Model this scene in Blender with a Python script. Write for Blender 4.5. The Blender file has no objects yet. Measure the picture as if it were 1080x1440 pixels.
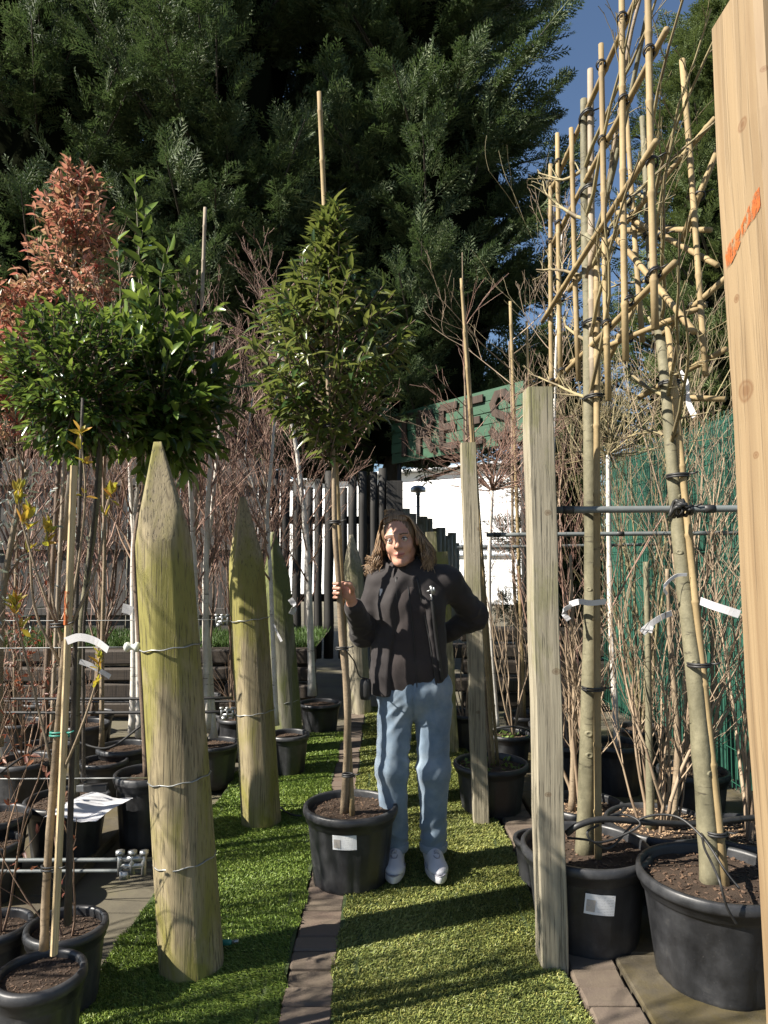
import bpy, math, random
import numpy as np
from mathutils import Vector, Matrix, noise as mnoise
random.seed(7); RNG = np.random.default_rng(11)
S = bpy.context.scene; COL = S.collection
R_ = math.radians
# ------------------------------------------------------------------ camera
CAM_H, FPX, PITCH = 1.45, 1000.0, math.atan(0.067)
cd = bpy.data.cameras.new('camera'); cam = bpy.data.objects.new('camera', cd); COL.objects.link(cam)
cam.location = (0, 0, CAM_H); cam.rotation_euler = (R_(90) + PITCH, 0, 0)
cd.sensor_fit = 'VERTICAL'; cd.sensor_height = 36; cd.lens = 36 * FPX / 1440; cd.clip_start = 0.02; cd.clip_end = 500
S.camera = cam
# ------------------------------------------------------------------ sky, sun, exposure
SUN_AZ = math.atan2(-.34, -.94); SUN_EL = R_(40)
SDIR = Vector((math.cos(SUN_AZ) * math.cos(SUN_EL), math.sin(SUN_AZ) * math.cos(SUN_EL), math.sin(SUN_EL)))
W = bpy.data.worlds.new('World'); S.world = W; W.use_nodes = True
wn = W.node_tree.nodes; sky = wn.new('ShaderNodeTexSky'); sky.sky_type = 'NISHITA'; sky.sun_disc = False
sky.sun_elevation = SUN_EL; sky.sun_rotation = math.atan2(SDIR.x, SDIR.y); sky.air_density = 1.0; sky.dust_density = .3; sky.ozone_density = 2.5
W.node_tree.links.new(sky.outputs[0], wn['Background'].inputs[0]); wn['Background'].inputs[1].default_value = 0.05
sl = bpy.data.lights.new('sun', 'SUN'); sl.energy = 5.0; sl.angle = R_(.55); sl.color = (1, .93, .82)
sun = bpy.data.objects.new('sun', sl); COL.objects.link(sun); sun.rotation_euler = SDIR.to_track_quat('Z', 'Y').to_euler()
sun.location = (-6, -3, 9)
V_ = S.view_settings; V_.view_transform = 'Standard'; V_.look = 'None'; V_.gamma = 1; V_.use_curve_mapping = False
V_.exposure = 1.4
S.cycles.max_bounces = 6; S.cycles.diffuse_bounces = 3; S.cycles.transparent_max_bounces = 6; S.cycles.use_denoising = True

# ------------------------------------------------------------------ where a thing of the photo stands: viewing ray at a chosen distance
cp, sp = math.cos(PITCH), math.sin(PITCH)
def ray(px, py):
    x, z = (px - 540) / FPX, (720 - py) / FPX
    return np.array((x, cp - z * sp, sp + z * cp))
def P(px, py, Y):
    d = ray(px, py); t = Y / d[1]
    return np.array((d[0] * t, Y, CAM_H + d[2] * t))
def G(px, py, z=0.0):
    d = ray(px, py); t = (z - CAM_H) / d[2]
    return np.array((d[0] * t, d[1] * t, z))

# ------------------------------------------------------------------ geometry
class Geo:
    def __init__(s): s.v = []; s.f = []; s.m = []; s.n = 0
    def add(s, v, f, mi=0):
        v = np.asarray(v, float).reshape(-1, 3)
        fl = f if isinstance(f, list) and len(f) and isinstance(f[0], np.ndarray) else [np.asarray(f, int)]
        for a in fl:
            if a.size: s.f.append(a + s.n); s.m.append(np.full(len(a), mi, np.int32))
        s.v.append(v); s.n += len(v)
    def mesh(s, name, org=(0, 0, 0), smooth=True):
        me = bpy.data.meshes.new(name)
        v = np.concatenate(s.v) - np.asarray(org)
        me.vertices.add(len(v)); me.vertices.foreach_set('co', v.astype(np.float32).ravel())
        lt = np.concatenate([np.full(len(a), a.shape[1], np.int32) for a in s.f])
        lv = np.concatenate([a.ravel() for a in s.f]).astype(np.int32)
        me.loops.add(len(lv)); me.loops.foreach_set('vertex_index', lv)
        me.polygons.add(len(lt)); me.polygons.foreach_set('loop_start', np.concatenate(([0], np.cumsum(lt)[:-1])).astype(np.int32))
        me.polygons.foreach_set('material_index', np.concatenate(s.m))
        me.polygons.foreach_set('use_smooth', np.full(len(lt), smooth))
        me.update(calc_edges=True); me.validate()
        return me
def unit(a): a = np.asarray(a, float); return a / (np.linalg.norm(a, axis=-1, keepdims=True) + 1e-12)
def frames(d):
    d = unit(d); up = np.where(np.abs(d[..., 2:3]) > .95, np.array((1., 0, 0)), np.array((0, 0, 1.)))
    a = unit(np.cross(up, d)); return a, np.cross(d, a)
def smooth_path(pts, n):
    pts = np.asarray(pts, float); k = len(pts)
    if k < 3: t = np.linspace(0, 1, n)[:, None]; return pts[0] * (1 - t) + pts[-1] * t
    ext = np.vstack((2 * pts[0] - pts[1], pts, 2 * pts[-1] - pts[-2])); out = []
    for u in np.linspace(0, k - 1 - 1e-9, n):
        i = int(u); t = u - i; a, b, c, d = ext[i:i + 4]
        out.append(.5 * (2 * b + (c - a) * t + (2 * a - 5 * b + 4 * c - d) * t * t + (3 * b - a - 3 * c + d) * t ** 3))
    return np.array(out)
def tube(g, pts, rad, n=8, mi=0, cap=True, flat=1.0):
    pts = np.asarray(pts, float); k = len(pts); rad = np.broadcast_to(np.asarray(rad, float), (k,))
    tan = np.gradient(pts, axis=0); tan = unit(tan)
    a, b = frames(tan[:1]); a = a[0]; A = []
    for t in tan:
        a = unit(a - t * np.dot(a, t)); A.append(a)
    A = np.array(A); B = np.cross(tan, A)
    th = np.arange(n) * 2 * math.pi / n
    v = pts[:, None] + rad[:, None, None] * (np.cos(th)[None, :, None] * A[:, None] + flat * np.sin(th)[None, :, None] * B[:, None])
    i = np.arange(k - 1)[:, None] * n; j = np.arange(n)[None]; j2 = (j + 1) % n
    q = np.stack((i + j, i + j2, i + n + j2, i + n + j), -1).reshape(-1, 4)
    f = [q]
    if cap: f += [np.arange(n)[::-1][None], (np.arange(n) + (k - 1) * n)[None]]
    g.add(v, f, mi)
def sticks(g, p0, p1, r0, r1, n=3, mi=0):
    p0 = np.asarray(p0, float); p1 = np.asarray(p1, float)
    if not len(p0): return
    a, b = frames(p1 - p0); th = np.arange(n) * 2 * math.pi / n
    ring = np.cos(th)[None, :, None] * a[:, None] + np.sin(th)[None, :, None] * b[:, None]
    v = np.concatenate((p0[:, None] + ring * np.asarray(r0)[:, None, None], p1[:, None] + ring * np.asarray(r1)[:, None, None]), 1)
    j = np.arange(n); base = (np.arange(len(p0)) * 2 * n)[:, None, None]
    q = np.stack((j, (j + 1) % n, n + (j + 1) % n, n + j), -1)[None] + base
    g.add(v.reshape(-1, 3), q.reshape(-1, 4), mi)
def lathe(g, prof, c=(0, 0, 0), n=36, mi=0, mod=None):
    prof = np.asarray(prof, float); k = len(prof); th = np.arange(n) * 2 * math.pi / n
    r = np.repeat(prof[:, :1], n, 1)
    if mod is not None: r = mod(r, prof[:, 1:2], th[None])
    v = np.stack((r * np.cos(th), r * np.sin(th), np.repeat(prof[:, 1:2], n, 1)), -1) + np.asarray(c)
    i = np.arange(k - 1)[:, None] * n; j = np.arange(n)[None]; j2 = (j + 1) % n
    g.add(v.reshape(-1, 3), np.stack((i + j, i + j2, i + n + j2, i + n + j), -1).reshape(-1, 4), mi)
def bbox(g, c, s, bev=.004, M=None, mi=0):
    h = np.asarray(s, float) / 2; v = []; idx = {}
    for sx in (-1, 1):
        for sy in (-1, 1):
            for sz in (-1, 1):
                sg = np.array((sx, sy, sz))
                for ax in range(3):
                    q = sg * (h - bev); q[ax] = sg[ax] * h[ax]; idx[(sx, sy, sz, ax)] = len(v); v.append(q)
    f4 = []; f3 = []
    for ax in range(3):
        b, c2 = [(1, 2), (2, 0), (0, 1)][ax]
        for s_ in (-1, 1):
            loop = []
            for (u, w) in ((-1, -1), (1, -1), (1, 1), (-1, 1)):
                k = [0, 0, 0]; k[ax] = s_; k[b] = u; k[c2] = w; loop.append(idx[(k[0], k[1], k[2], ax)])
            f4.append(loop if s_ > 0 else loop[::-1])
        for u in (-1, 1):
            for w in (-1, 1):
                k0 = [0] * 3; k0[b] = u; k0[c2] = w; k1 = list(k0); k0[ax] = -1; k1[ax] = 1
                l = [idx[(*k0, b)], idx[(*k1, b)], idx[(*k1, c2)], idx[(*k0, c2)]]
                f4.append(l if u * w < 0 else l[::-1])
    for sx in (-1, 1):
        for sy in (-1, 1):
            for sz in (-1, 1):
                l = [idx[(sx, sy, sz, a)] for a in range(3)]; f3.append(l if sx * sy * sz > 0 else l[::-1])
    v = np.array(v)
    if M is not None: v = v @ np.asarray(M).T
    g.add(v + np.asarray(c), [np.array(f4), np.array(f3)], mi)
def rotz(a): c, s = math.cos(a), math.sin(a); return np.array(((c, -s, 0), (s, c, 0), (0, 0, 1.)))

# ------------------------------------------------------------------ objects
def org_of(o):
    v = np.zeros(3)
    while o is not None: v += np.array(o.location); o = o.parent
    return v
def thing(name, label, cat, loc=(0, 0, 0), group=None):
    o = bpy.data.objects.new(name, None); COL.objects.link(o); o.location = [float(x) for x in loc]; o.empty_display_size = .1
    o['label'] = label; o['category'] = cat
    if group: o['group'] = group
    return o
def obj(name, g, m, parent=None, smooth=True, label=None, cat=None, group=None, kind=None):
    me = g.mesh(name, org_of(parent), smooth) if isinstance(g, Geo) else g
    for x in (m if isinstance(m, (list, tuple)) else [m]): 
        if not isinstance(g, bpy.types.Mesh) or len(me.materials) == 0 or isinstance(m, (list, tuple)): me.materials.append(x)
    o = bpy.data.objects.new(name, me); COL.objects.link(o)
    if parent: o.parent = parent
    if label: o['label'] = label
    if cat: o['category'] = cat
    if group: o['group'] = group
    if kind: o['kind'] = kind
    return o
def piece(name, me, parent, M):
    o = bpy.data.objects.new(name, me); COL.objects.link(o)
    if parent: o.parent = parent
    o.matrix_local = M; return o

# ------------------------------------------------------------------ materials
def new_mat(name):
    m = bpy.data.materials.new(name); m.use_nodes = True; nt = m.node_tree
    return m, nt, nt.nodes['Principled BSDF']
def nd(nt, t, **kw):
    n = nt.nodes.new(t)
    for k, v in kw.items():
        if k in n.inputs.keys(): n.inputs[k].default_value = v
        else: setattr(n, k, v)
    return n
def ramp(nt, fac, stops):
    r = nd(nt, 'ShaderNodeValToRGB'); e = r.color_ramp.elements
    while len(e) < len(stops): e.new(.5)
    for el, (p, c) in zip(e, stops): el.position = p; el.color = (*c, 1) if len(c) == 3 else c
    nt.links.new(fac, r.inputs[0]); return r.outputs[0]
def coords(nt, scale=(1, 1, 1), kind='Object'):
    tc = nd(nt, 'ShaderNodeTexCoord'); mp = nd(nt, 'ShaderNodeMapping'); mp.inputs['Scale'].default_value = scale
    nt.links.new(tc.outputs[kind], mp.inputs[0])
    return mp.outputs[0]
def wcoords(nt, scale=(1, 1, 1)):
    ge = nd(nt, 'ShaderNodeNewGeometry'); mp = nd(nt, 'ShaderNodeMapping'); mp.inputs['Scale'].default_value = scale
    nt.links.new(ge.outputs['Position'], mp.inputs[0]); return mp.outputs[0]
def nz(nt, vec, scale=5, detail=5, rough=.6, dist=0):
    n = nd(nt, 'ShaderNodeTexNoise', Scale=scale, Detail=detail, Roughness=rough, Distortion=dist); nt.links.new(vec, n.inputs['Vector']); return n.outputs[0]
def mixc(nt, fac, a, b, mode='MIX'):
    m = nd(nt, 'ShaderNodeMix', data_type='RGBA', blend_type=mode)
    if isinstance(fac, (int, float)): m.inputs[0].default_value = fac
    else: nt.links.new(fac, m.inputs[0])
    for s, x in ((6, a), (7, b)):
        if isinstance(x, tuple): m.inputs[s].default_value = (*x, 1)
        else: nt.links.new(x, m.inputs[s])
    return m.outputs[2]
def math_(nt, op, a, b=None):
    m = nd(nt, 'ShaderNodeMath', operation=op)
    for i, x in enumerate((a, b)):
        if x is None: continue
        if isinstance(x, (int, float)): m.inputs[i].default_value = x
        else: nt.links.new(x, m.inputs[i])
    return m.outputs[0]
def bump(nt, bs, h, strength=.3, dist=.01):
    b = nd(nt, 'ShaderNodeBump', Strength=strength, Distance=dist); nt.links.new(h, b.inputs['Height']); nt.links.new(b.outputs[0], bs.inputs['Normal'])
def island(nt): return nd(nt, 'ShaderNodeNewGeometry').outputs['Random Per Island']

def plain(name, c1, c2=None, scale=8, rough=.7, stretch=(1, 1, 1), bstr=.2, bdist=.005, metal=0, c3=None, world=False, spec=.5):
    m, nt, bs = new_mat(name); v = wcoords(nt, stretch) if world else coords(nt, stretch)
    n = nz(nt, v, scale, 6, .65); c2 = c2 or tuple(x * .7 for x in c1)
    st = [(.3, c1), (.7, c2)] if c3 is None else [(.25, c1), (.5, c2), (.75, c3)]
    nt.links.new(ramp(nt, n, st), bs.inputs['Base Color'])
    bs.inputs['Roughness'].default_value = rough; bs.inputs['Metallic'].default_value = metal; bs.inputs['Specular IOR Level'].default_value = spec
    if bstr: bump(nt, bs, nz(nt, v, scale * 3, 4, .7), bstr, bdist)
    return m
def leafy(name, cols, rough=.4, trans=.35, tcol=None, spec=.5):
    m, nt, bs = new_mat(name)
    st = [(i / max(1, len(cols) - 1), c) for i, c in enumerate(cols)]
    oi = nd(nt, 'ShaderNodeObjectInfo')
    fac = math_(nt, 'FRACT', math_(nt, 'ADD', island(nt), oi.outputs['Random']))
    c = ramp(nt, fac, st); nt.links.new(c, bs.inputs['Base Color'])
    bs.inputs['Roughness'].default_value = rough; bs.inputs['Specular IOR Level'].default_value = spec
    tr = nd(nt, 'ShaderNodeBsdfTranslucent'); nt.links.new(mixc(nt, .5, c, tcol or (.25, .35, .05)), tr.inputs[0])
    mx = nd(nt, 'ShaderNodeMixShader'); mx.inputs[0].default_value = trans
    nt.links.new(bs.outputs[0], mx.inputs[1]); nt.links.new(tr.outputs[0], mx.inputs[2])
    nt.links.new(mx.outputs[0], nt.nodes['Material Output'].inputs[0]); return m
def wood(name, base, dark, algae=None, amt=.5, fresh=False, knots=(), grain=60):
    m, nt, bs = new_mat(name); v = coords(nt, (1, 1, .045))
    g1 = nz(nt, v, grain, 5, .6, .6); g2 = nz(nt, coords(nt, (1, 1, .16)), 12, 4, .6, 1.5); fine = nz(nt, coords(nt, (1, 1, .02)), grain * 3.2, 3, .6)
    c = ramp(nt, g1, [(.3, dark), (.52, base), (.75, tuple(min(1, x * 1.18) for x in base))])
    c = mixc(nt, math_(nt, 'MULTIPLY', g2, .55), c, tuple(x * .72 for x in base))
    if algae:
        a = ramp(nt, nz(nt, coords(nt, (1, 1, .4)), 4.2, 6, .62, .5), [(.58 - amt * .3, (0, 0, 0)), (.70 - amt * .3, (.9,) * 3)])
        c = mixc(nt, a, c, mixc(nt, g1, algae, tuple(x * .6 for x in algae)))
    crack = ramp(nt, fine, [(.34, (1,) * 3), (.44, (0,) * 3)])
    c = mixc(nt, math_(nt, 'MULTIPLY', crack, .2 if fresh else .75), c, tuple(x * .35 for x in dark))
    hsrc = math_(nt, 'SUBTRACT', g1, math_(nt, 'MULTIPLY', crack, .6))
    for (kx, ky, kz, kr) in knots:
        tc = nd(nt, 'ShaderNodeTexCoord'); mp = nd(nt, 'ShaderNodeMapping'); mp.inputs['Location'].default_value = (-kx / kr, -ky / kr, -kz / kr / .75)
        mp.inputs['Scale'].default_value = (1 / kr, 1 / kr, 1 / kr / .75); nt.links.new(tc.outputs['Object'], mp.inputs[0])
        ln = nd(nt, 'ShaderNodeVectorMath', operation='LENGTH'); nt.links.new(mp.outputs[0], ln.inputs[0])
        dd = math_(nt, 'ADD', ln.outputs['Value'], math_(nt, 'MULTIPLY', math_(nt, 'SUBTRACT', g2, .5), .7))
        k = ramp(nt, dd, [(.25, (.75,) * 3), (.45, (.35,) * 3), (.6, (.7,) * 3), (.8, (0, 0, 0))])
        c = mixc(nt, k, c, tuple(x * y for x, y in zip(dark, (.75, .55, .4))))
    nt.links.new(c, bs.inputs['Base Color']); bs.inputs['Roughness'].default_value = .75
    bump(nt, bs, hsrc, .55, .004); return m
def bark(name, base, dark, band=None, scale=14, stretch=(1, 1, .35), bstr=.6, bandscale=22, bandlim=.36):
    m, nt, bs = new_mat(name)
    n = nz(nt, coords(nt, stretch), scale, 6, .65)
    c = ramp(nt, n, [(.3, dark), (.55, base), (.8, tuple(min(1, x * 1.15) for x in base))])
    if band:
        b = ramp(nt, nz(nt, coords(nt, (.6, .6, 3.2)), bandscale, 5, .7), [(bandlim, (1,) * 3), (bandlim + .06, (0,) * 3)])
        c = mixc(nt, b, c, band)
    mo = ramp(nt, nz(nt, coords(nt, (1, 1, .8)), scale * 3.2, 5, .75), [(.42, (.75,) * 3), (.6, (0,) * 3)]); c = mixc(nt, math_(nt, 'MULTIPLY', mo, .6), c, dark)
    nt.links.new(c, bs.inputs['Base Color']); bs.inputs['Roughness'].default_value = .75
    bump(nt, bs, nz(nt, coords(nt, (1, 1, 1.3)), scale * 4, 5, .7), bstr, .004); return m

M = {}
M['log'] = wood('log_wood', (.28, .23, .135), (.12, .092, .052), (.235, .215, .045), .5)
M['log_grey'] = wood('weathered_log_wood', (.20, .19, .14), (.09, .085, .06), (.12, .14, .03), .6)
M['square'] = wood('treated_square_wood', (.31, .275, .2), (.16, .138, .098), (.22, .215, .09), .22, knots=((.0, -.05, 1.62, .02), (.02, -.05, 1.05, .022), (-.015, -.05, .62, .018)))
M['square_green'] = wood('mossy_square_wood', (.26, .235, .14), (.14, .125, .07), (.19, .2, .04), .5)
M['fresh'] = wood('fresh_pine', (.33, .235, .13), (.22, .14, .07), None, 0, True,
                  knots=((.06, -.08, 2.155, .013), (.066, -.08, 2.03, .014), (.045, -.08, 1.68, .024), (.085, -.08, 1.9, .008), (-.02, -.04, 2.07, .022)), grain=34)
M['bamboo'] = bark('bamboo_cane', (.31, .23, .112), (.19, .135, .065), (.10, .06, .03), 10, (1, 1, .12), .15, 9, .27)
M['bamboo_old'] = bark('greyed_cane', (.31, .255, .185), (.2, .16, .115), (.12, .09, .06), 10, (1, 1, .12), .15, 9, .27)
M['b_olive'] = bark('olive_bark', (.185, .168, .105), (.085, .078, .045), (.05, .042, .026), 9, (1, 1, .5), .5, 16, .34)
M['b_tan'] = bark('tan_bark', (.26, .20, .13), (.15, .11, .07), (.08, .06, .04), 20, (1, 1, .4), .5, 24, .34)
M['b_birch'] = bark('birch_bark', (.60, .57, .52), (.38, .345, .30), (.07, .055, .045), 8, (1, 1, .5), .4, 15, .34)
M['b_brown'] = bark('brown_bark', (.16, .11, .075), (.07, .05, .035), None, 24)
M['b_dark'] = bark('dark_bark', (.075, .06, .045), (.03, .025, .02), None, 24)
def twigmat(name, cols):
    m, nt, bs = new_mat(name); nt.links.new(ramp(nt, island(nt), [(i / (len(cols) - 1), c) for i, c in enumerate(cols)]), bs.inputs['Base Color']); bs.inputs['Roughness'].default_value = .7; return m
M['t_brown'] = twigmat('brown_twig', [(.16, .10, .07), (.26, .17, .11), (.12, .07, .05)])
M['t_red'] = twigmat('reddish_twig', [(.20, .10, .075), (.30, .19, .14), (.14, .07, .055), (.34, .25, .19)])
M['t_pale'] = twigmat('pale_twig', [(.26, .185, .12), (.33, .25, .17), (.17, .12, .08)])
M['t_olive'] = twigmat('olive_twig', [(.20, .17, .09), (.28, .23, .12), (.13, .10, .06)])
M['pot'] = None
def potmat():
    m, nt, bs = new_mat('black_pot_plastic'); v = wcoords(nt)
    n = nz(nt, v, 7, 7, .7); c = ramp(nt, n, [(.35, (.013, .0135, .015)), (.58, (.03, .031, .034)), (.78, (.075, .074, .072))])
    spk = ramp(nt, nz(nt, v, 140, 3, .6), [(.68, (0,) * 3), (.76, (1,) * 3)])
    c = mixc(nt, math_(nt, 'MULTIPLY', spk, .35), c, (.16, .15, .14))
    nt.links.new(c, bs.inputs['Base Color'])
    nt.links.new(ramp(nt, n, [(.3, (.33,) * 3), (.7, (.55,) * 3)]), bs.inputs['Roughness'])
    bump(nt, bs, nz(nt, v, 60, 4, .6), .12, .003); return m
M['pot'] = potmat()
M['soil'] = plain('dark_soil', (.035, .022, .014), (.09, .055, .032), 60, .95, bstr=.9, bdist=.01)
M['chips'] = twigmat('bark_chip', [(.03, .017, .01), (.075, .042, .024), (.13, .08, .048), (.05, .028, .018)])
M['chips_pale'] = twigmat('pale_chip', [(.25, .16, .09), (.40, .28, .17), (.16, .10, .06)])
M['steel'] = plain('galvanised_steel', (.42, .43, .43), (.25, .26, .26), 20, .4, metal=.8, bstr=.1)
M['wire'] = plain('wire_steel', (.35, .36, .35), (.22, .22, .21), 20, .45, metal=.7, bstr=0)
M['pipe'] = plain('grey_green_pipe', (.16, .18, .18), (.11, .12, .12), 12, .5, bstr=.1)
M['rubber'] = plain('black_rubber', (.014, .014, .015), (.03, .03, .03), 20, .5, bstr=.1)
M['teal'] = plain('teal_plastic', (.03, .22, .17), (.02, .16, .12), 20, .4, bstr=0)
M['white'] = plain('white_tag_plastic', (.6, .6, .62), (.5, .5, .52), 6, .4, bstr=.05)
M['insul'] = plain('insulator_plastic', (.55, .57, .53), (.4, .42, .39), 15, .4, bstr=.1)
M['orange'] = plain('orange_paint', (.42, .105, .015), (.33, .075, .012), 30, .8, bstr=.3)
def worn(m, scale, lim):
    nt = m.node_tree; tr = nd(nt, 'ShaderNodeBsdfTransparent'); mx = nd(nt, 'ShaderNodeMixShader'); nt.links.new(ramp(nt, nz(nt, coords(nt, (1, 1, .5)), scale, 6, .75), [(lim, (1,) * 3), (lim + .14, (0,) * 3)]), mx.inputs[0])
    nt.links.new(nt.nodes['Principled BSDF'].outputs[0], mx.inputs[1]); nt.links.new(tr.outputs[0], mx.inputs[2]); nt.links.new(mx.outputs[0], nt.nodes['Material Output'].inputs[0])
worn(M['orange'], 60, .42)
# ================================================================== the setting
def struct(name, g, m, label=None, smooth=False, parent=None):
    o = obj(name, g, m, parent, smooth); 
    if not parent: o['kind'] = 'structure'; o['label'] = label or name.replace('_', ' '); o['category'] = name.split('_')[-1]
    return o
def sheet(x0, x1, y0, y1, z, nx=1, ny=1):
    g = Geo(); xs = np.linspace(x0, x1, nx + 1); ys = np.linspace(y0, y1, ny + 1)
    X, Y = np.meshgrid(xs, ys); v = np.stack((X, Y, np.full_like(X, z)), -1).reshape(-1, 3)
    i = np.arange(ny)[:, None] * (nx + 1) + np.arange(nx)[None]
    g.add(v, np.stack((i, i + 1, i + nx + 2, i + nx + 1), -1).reshape(-1, 4)); return g
M['ground'] = plain('dirty_ground', (.055, .048, .036), (.10, .088, .06), 3, .95, world=True, c3=(.12, .11, .05), bstr=.6)
def slabmat():
    m, nt, bs = new_mat('stained_concrete'); v = wcoords(nt)
    c = ramp(nt, nz(nt, v, 5, 7, .7), [(.3, (.03, .025, .017)), (.5, (.065, .053, .033)), (.72, (.125, .105, .068))])
    c = mixc(nt, ramp(nt, nz(nt, v, 3.3, 6, .65), [(.42, (0,) * 3), (.6, (.9,) * 3)]), c, (.075, .056, .012))
    c = mixc(nt, math_(nt, 'MULTIPLY', nz(nt, v, 90, 3, .6), .35), c, (.07, .06, .045))
    nt.links.new(c, bs.inputs['Base Color']); bs.inputs['Roughness'].default_value = .85; bump(nt, bs, nz(nt, v, 120, 5, .7), .5, .004); return m
M['slab'] = slabmat()
def brickmat():
    m, nt, bs = new_mat('block_paver'); v = wcoords(nt); oi = nd(nt, 'ShaderNodeObjectInfo')
    c = ramp(nt, oi.outputs['Random'], [(0, (.10, .075, .055)), (.5, (.145, .11, .085)), (1, (.12, .08, .06))])
    c = mixc(nt, ramp(nt, nz(nt, v, 14, 6, .7), [(.4, (0,) * 3), (.7, (.8,) * 3)]), c, (.145, .115, .08))
    c = mixc(nt, math_(nt, 'MULTIPLY', nz(nt, v, 130, 3, .6), .4), c, (.06, .05, .04))
    nt.links.new(c, bs.inputs['Base Color']); bs.inputs['Roughness'].default_value = .9; bump(nt, bs, nz(nt, v, 160, 4, .7), .6, .003); return m
M['brick'] = brickmat()
ground = struct('ground', sheet(-60, 60, -6, 120, -.03), M['ground'], 'dark dirty ground under the nursery rows')
# paving slabs on both sides
me = Geo(); bbox(me, (0, 0, 0), (.445, .445, .05), .006); slab = me.mesh('slab', smooth=False); slab.materials.append(M['slab'])
for ix, x0 in enumerate([-2.97 + .45 * k for k in range(4)] + [1.055 + .45 * k for k in range(4)]):
    for iy in range(10):
        y = 1.55 + iy * .45
        piece('slab', slab, ground, Matrix.Translation((x0 + random.uniform(-.004, .004), y, .003 + random.uniform(-.004, .004))) @ Matrix.Rotation(random.uniform(-.012, .012), 4, 'X') @ Matrix.Rotation(random.uniform(-.01, .01), 4, 'Z'))
g = Geo(); bbox(g, (0, 0, 0), (.168, .096, .05), .008); bk = g.mesh('brick', smooth=False); bk.materials.append(M['brick'])
def brick_strip(name, x, y0, n, label, dx=0.0, yaw=0.0):
    g = Geo(); g.add(*[(lambda a: a)(q) for q in (np.array(((x - .09, y0 - .06, -.012), (x + .09, y0 - .06, -.012), (x + .09 + dx * n, y0 + .106 * n, -.012), (x - .09 + dx * n, y0 + .106 * n, -.012))), np.array(((0, 1, 2, 3),)))])
    s = struct(name, g, M['ground'], label)
    for k in range(n):
        piece('brick', bk, s, Matrix.Translation((x + dx * k + random.uniform(-.004, .004), y0 + .106 * k, random.uniform(-.006, .004))) @ Matrix.Rotation(random.uniform(-.05, .05), 4, 'X') @ Matrix.Rotation(random.uniform(-.02, .02), 4, 'Z'))
brick_strip('brick_path', -.243, 1.9, 46, 'narrow strip of brown block pavers between two lengths of artificial turf', -.0004)
brick_strip('paver_edging', .735, 1.9, 44, 'block paver edging between the turf and the concrete slabs')
# artificial turf
def turfmat(name, c):
    m, nt, bs = new_mat(name); ge = nd(nt, 'ShaderNodeNewGeometry')
    col = ramp(nt, ge.outputs['Random Per Island'], [(0, tuple(x * .55 for x in c)), (.4, c), (.75, tuple(x * 1.25 for x in c)), (1, (c[0] * 1.9, c[1] * 1.5, c[2] * 1.7))])
    col = mixc(nt, ramp(nt, nz(nt, wcoords(nt), 1.6, 4, .6), [(.4, (0,) * 3), (.7, (.35,) * 3)]), col, (c[0] * 1.5, c[1] * 1.15, c[2] * 1.1))
    nt.links.new(col, bs.inputs['Base Color']); bs.inputs['Roughness'].default_value = .5; return m
M['turf_l'] = turfmat('turf_fibre_green', (.15, .23, .042)); M['turf_r'] = turfmat('turf_fibre_olive', (.19, .225, .06))
M['turf_base'] = plain('turf_backing', (.03, .05, .012), (.05, .07, .02), 30, .9, world=True)
def turf(name, x0, x1, y0, y1, mat, label, n, bend):
    s = struct(name, sheet(x0, x1, y0, y1, .024), M['turf_base'], label)
    u = RNG.random(n); k = 2.2   # denser near the front
    y = y0 + (y1 - y0) * u ** 1.7; x = x0 + (x1 - x0) * RNG.random(n)
    edge = .012 * np.sin(y * 9 + x0) + .006 * np.sin(y * 31)
    x = np.clip(x + edge * (np.abs(x - (x0 + x1) / 2) > .4 * (x1 - x0)), x0 - .012, x1 + .012)
    w = .0015 * (1 + (y - y0) * .38); h = .0135 * RNG.uniform(.6, 1.15, n)
    a = RNG.uniform(0, 2 * math.pi, n); p = np.stack((x, y, np.full(n, .022)), -1)
    side = np.stack((np.cos(a), np.sin(a), 0 * a), -1) * w[:, None]
    patch = np.sin(x * 7 + 2 * np.sin(y * 3)) * .5 + np.sin(y * 5 + x * 3) * .5
    lean = np.stack((bend[0] + .5 * patch + RNG.normal(0, .5, n), bend[1] + .3 * patch + RNG.normal(0, .5, n), 0 * a), -1)
    m1 = p + np.stack((lean[:, 0] * h * .35, lean[:, 1] * h * .35, h * .65), -1); tp = p + np.stack((lean[:, 0] * h, lean[:, 1] * h, h), -1)
    v = np.stack((p - side, p + side, m1 + side * .8, m1 - side * .8, tp), 1)
    b = (np.arange(n) * 5)[:, None]
    g = Geo(); g.add(v.reshape(-1, 3), [b + np.array((0, 1, 2, 3)), b + np.array((3, 2, 4))])
    o = obj('turf_fibre', g, mat, s, False); o['kind'] = 'stuff'
turf('turf_strip', -.985, -.335, 1.85, 6.0, M['turf_l'], 'bright green artificial turf strip beside the pointed log posts', 150000, (-.25, -.5))
turf('turf_walkway', -.172, .628, 1.85, 7.0, M['turf_r'], 'olive green artificial turf walkway under the woman', 175000, (.1, -.6))

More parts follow.
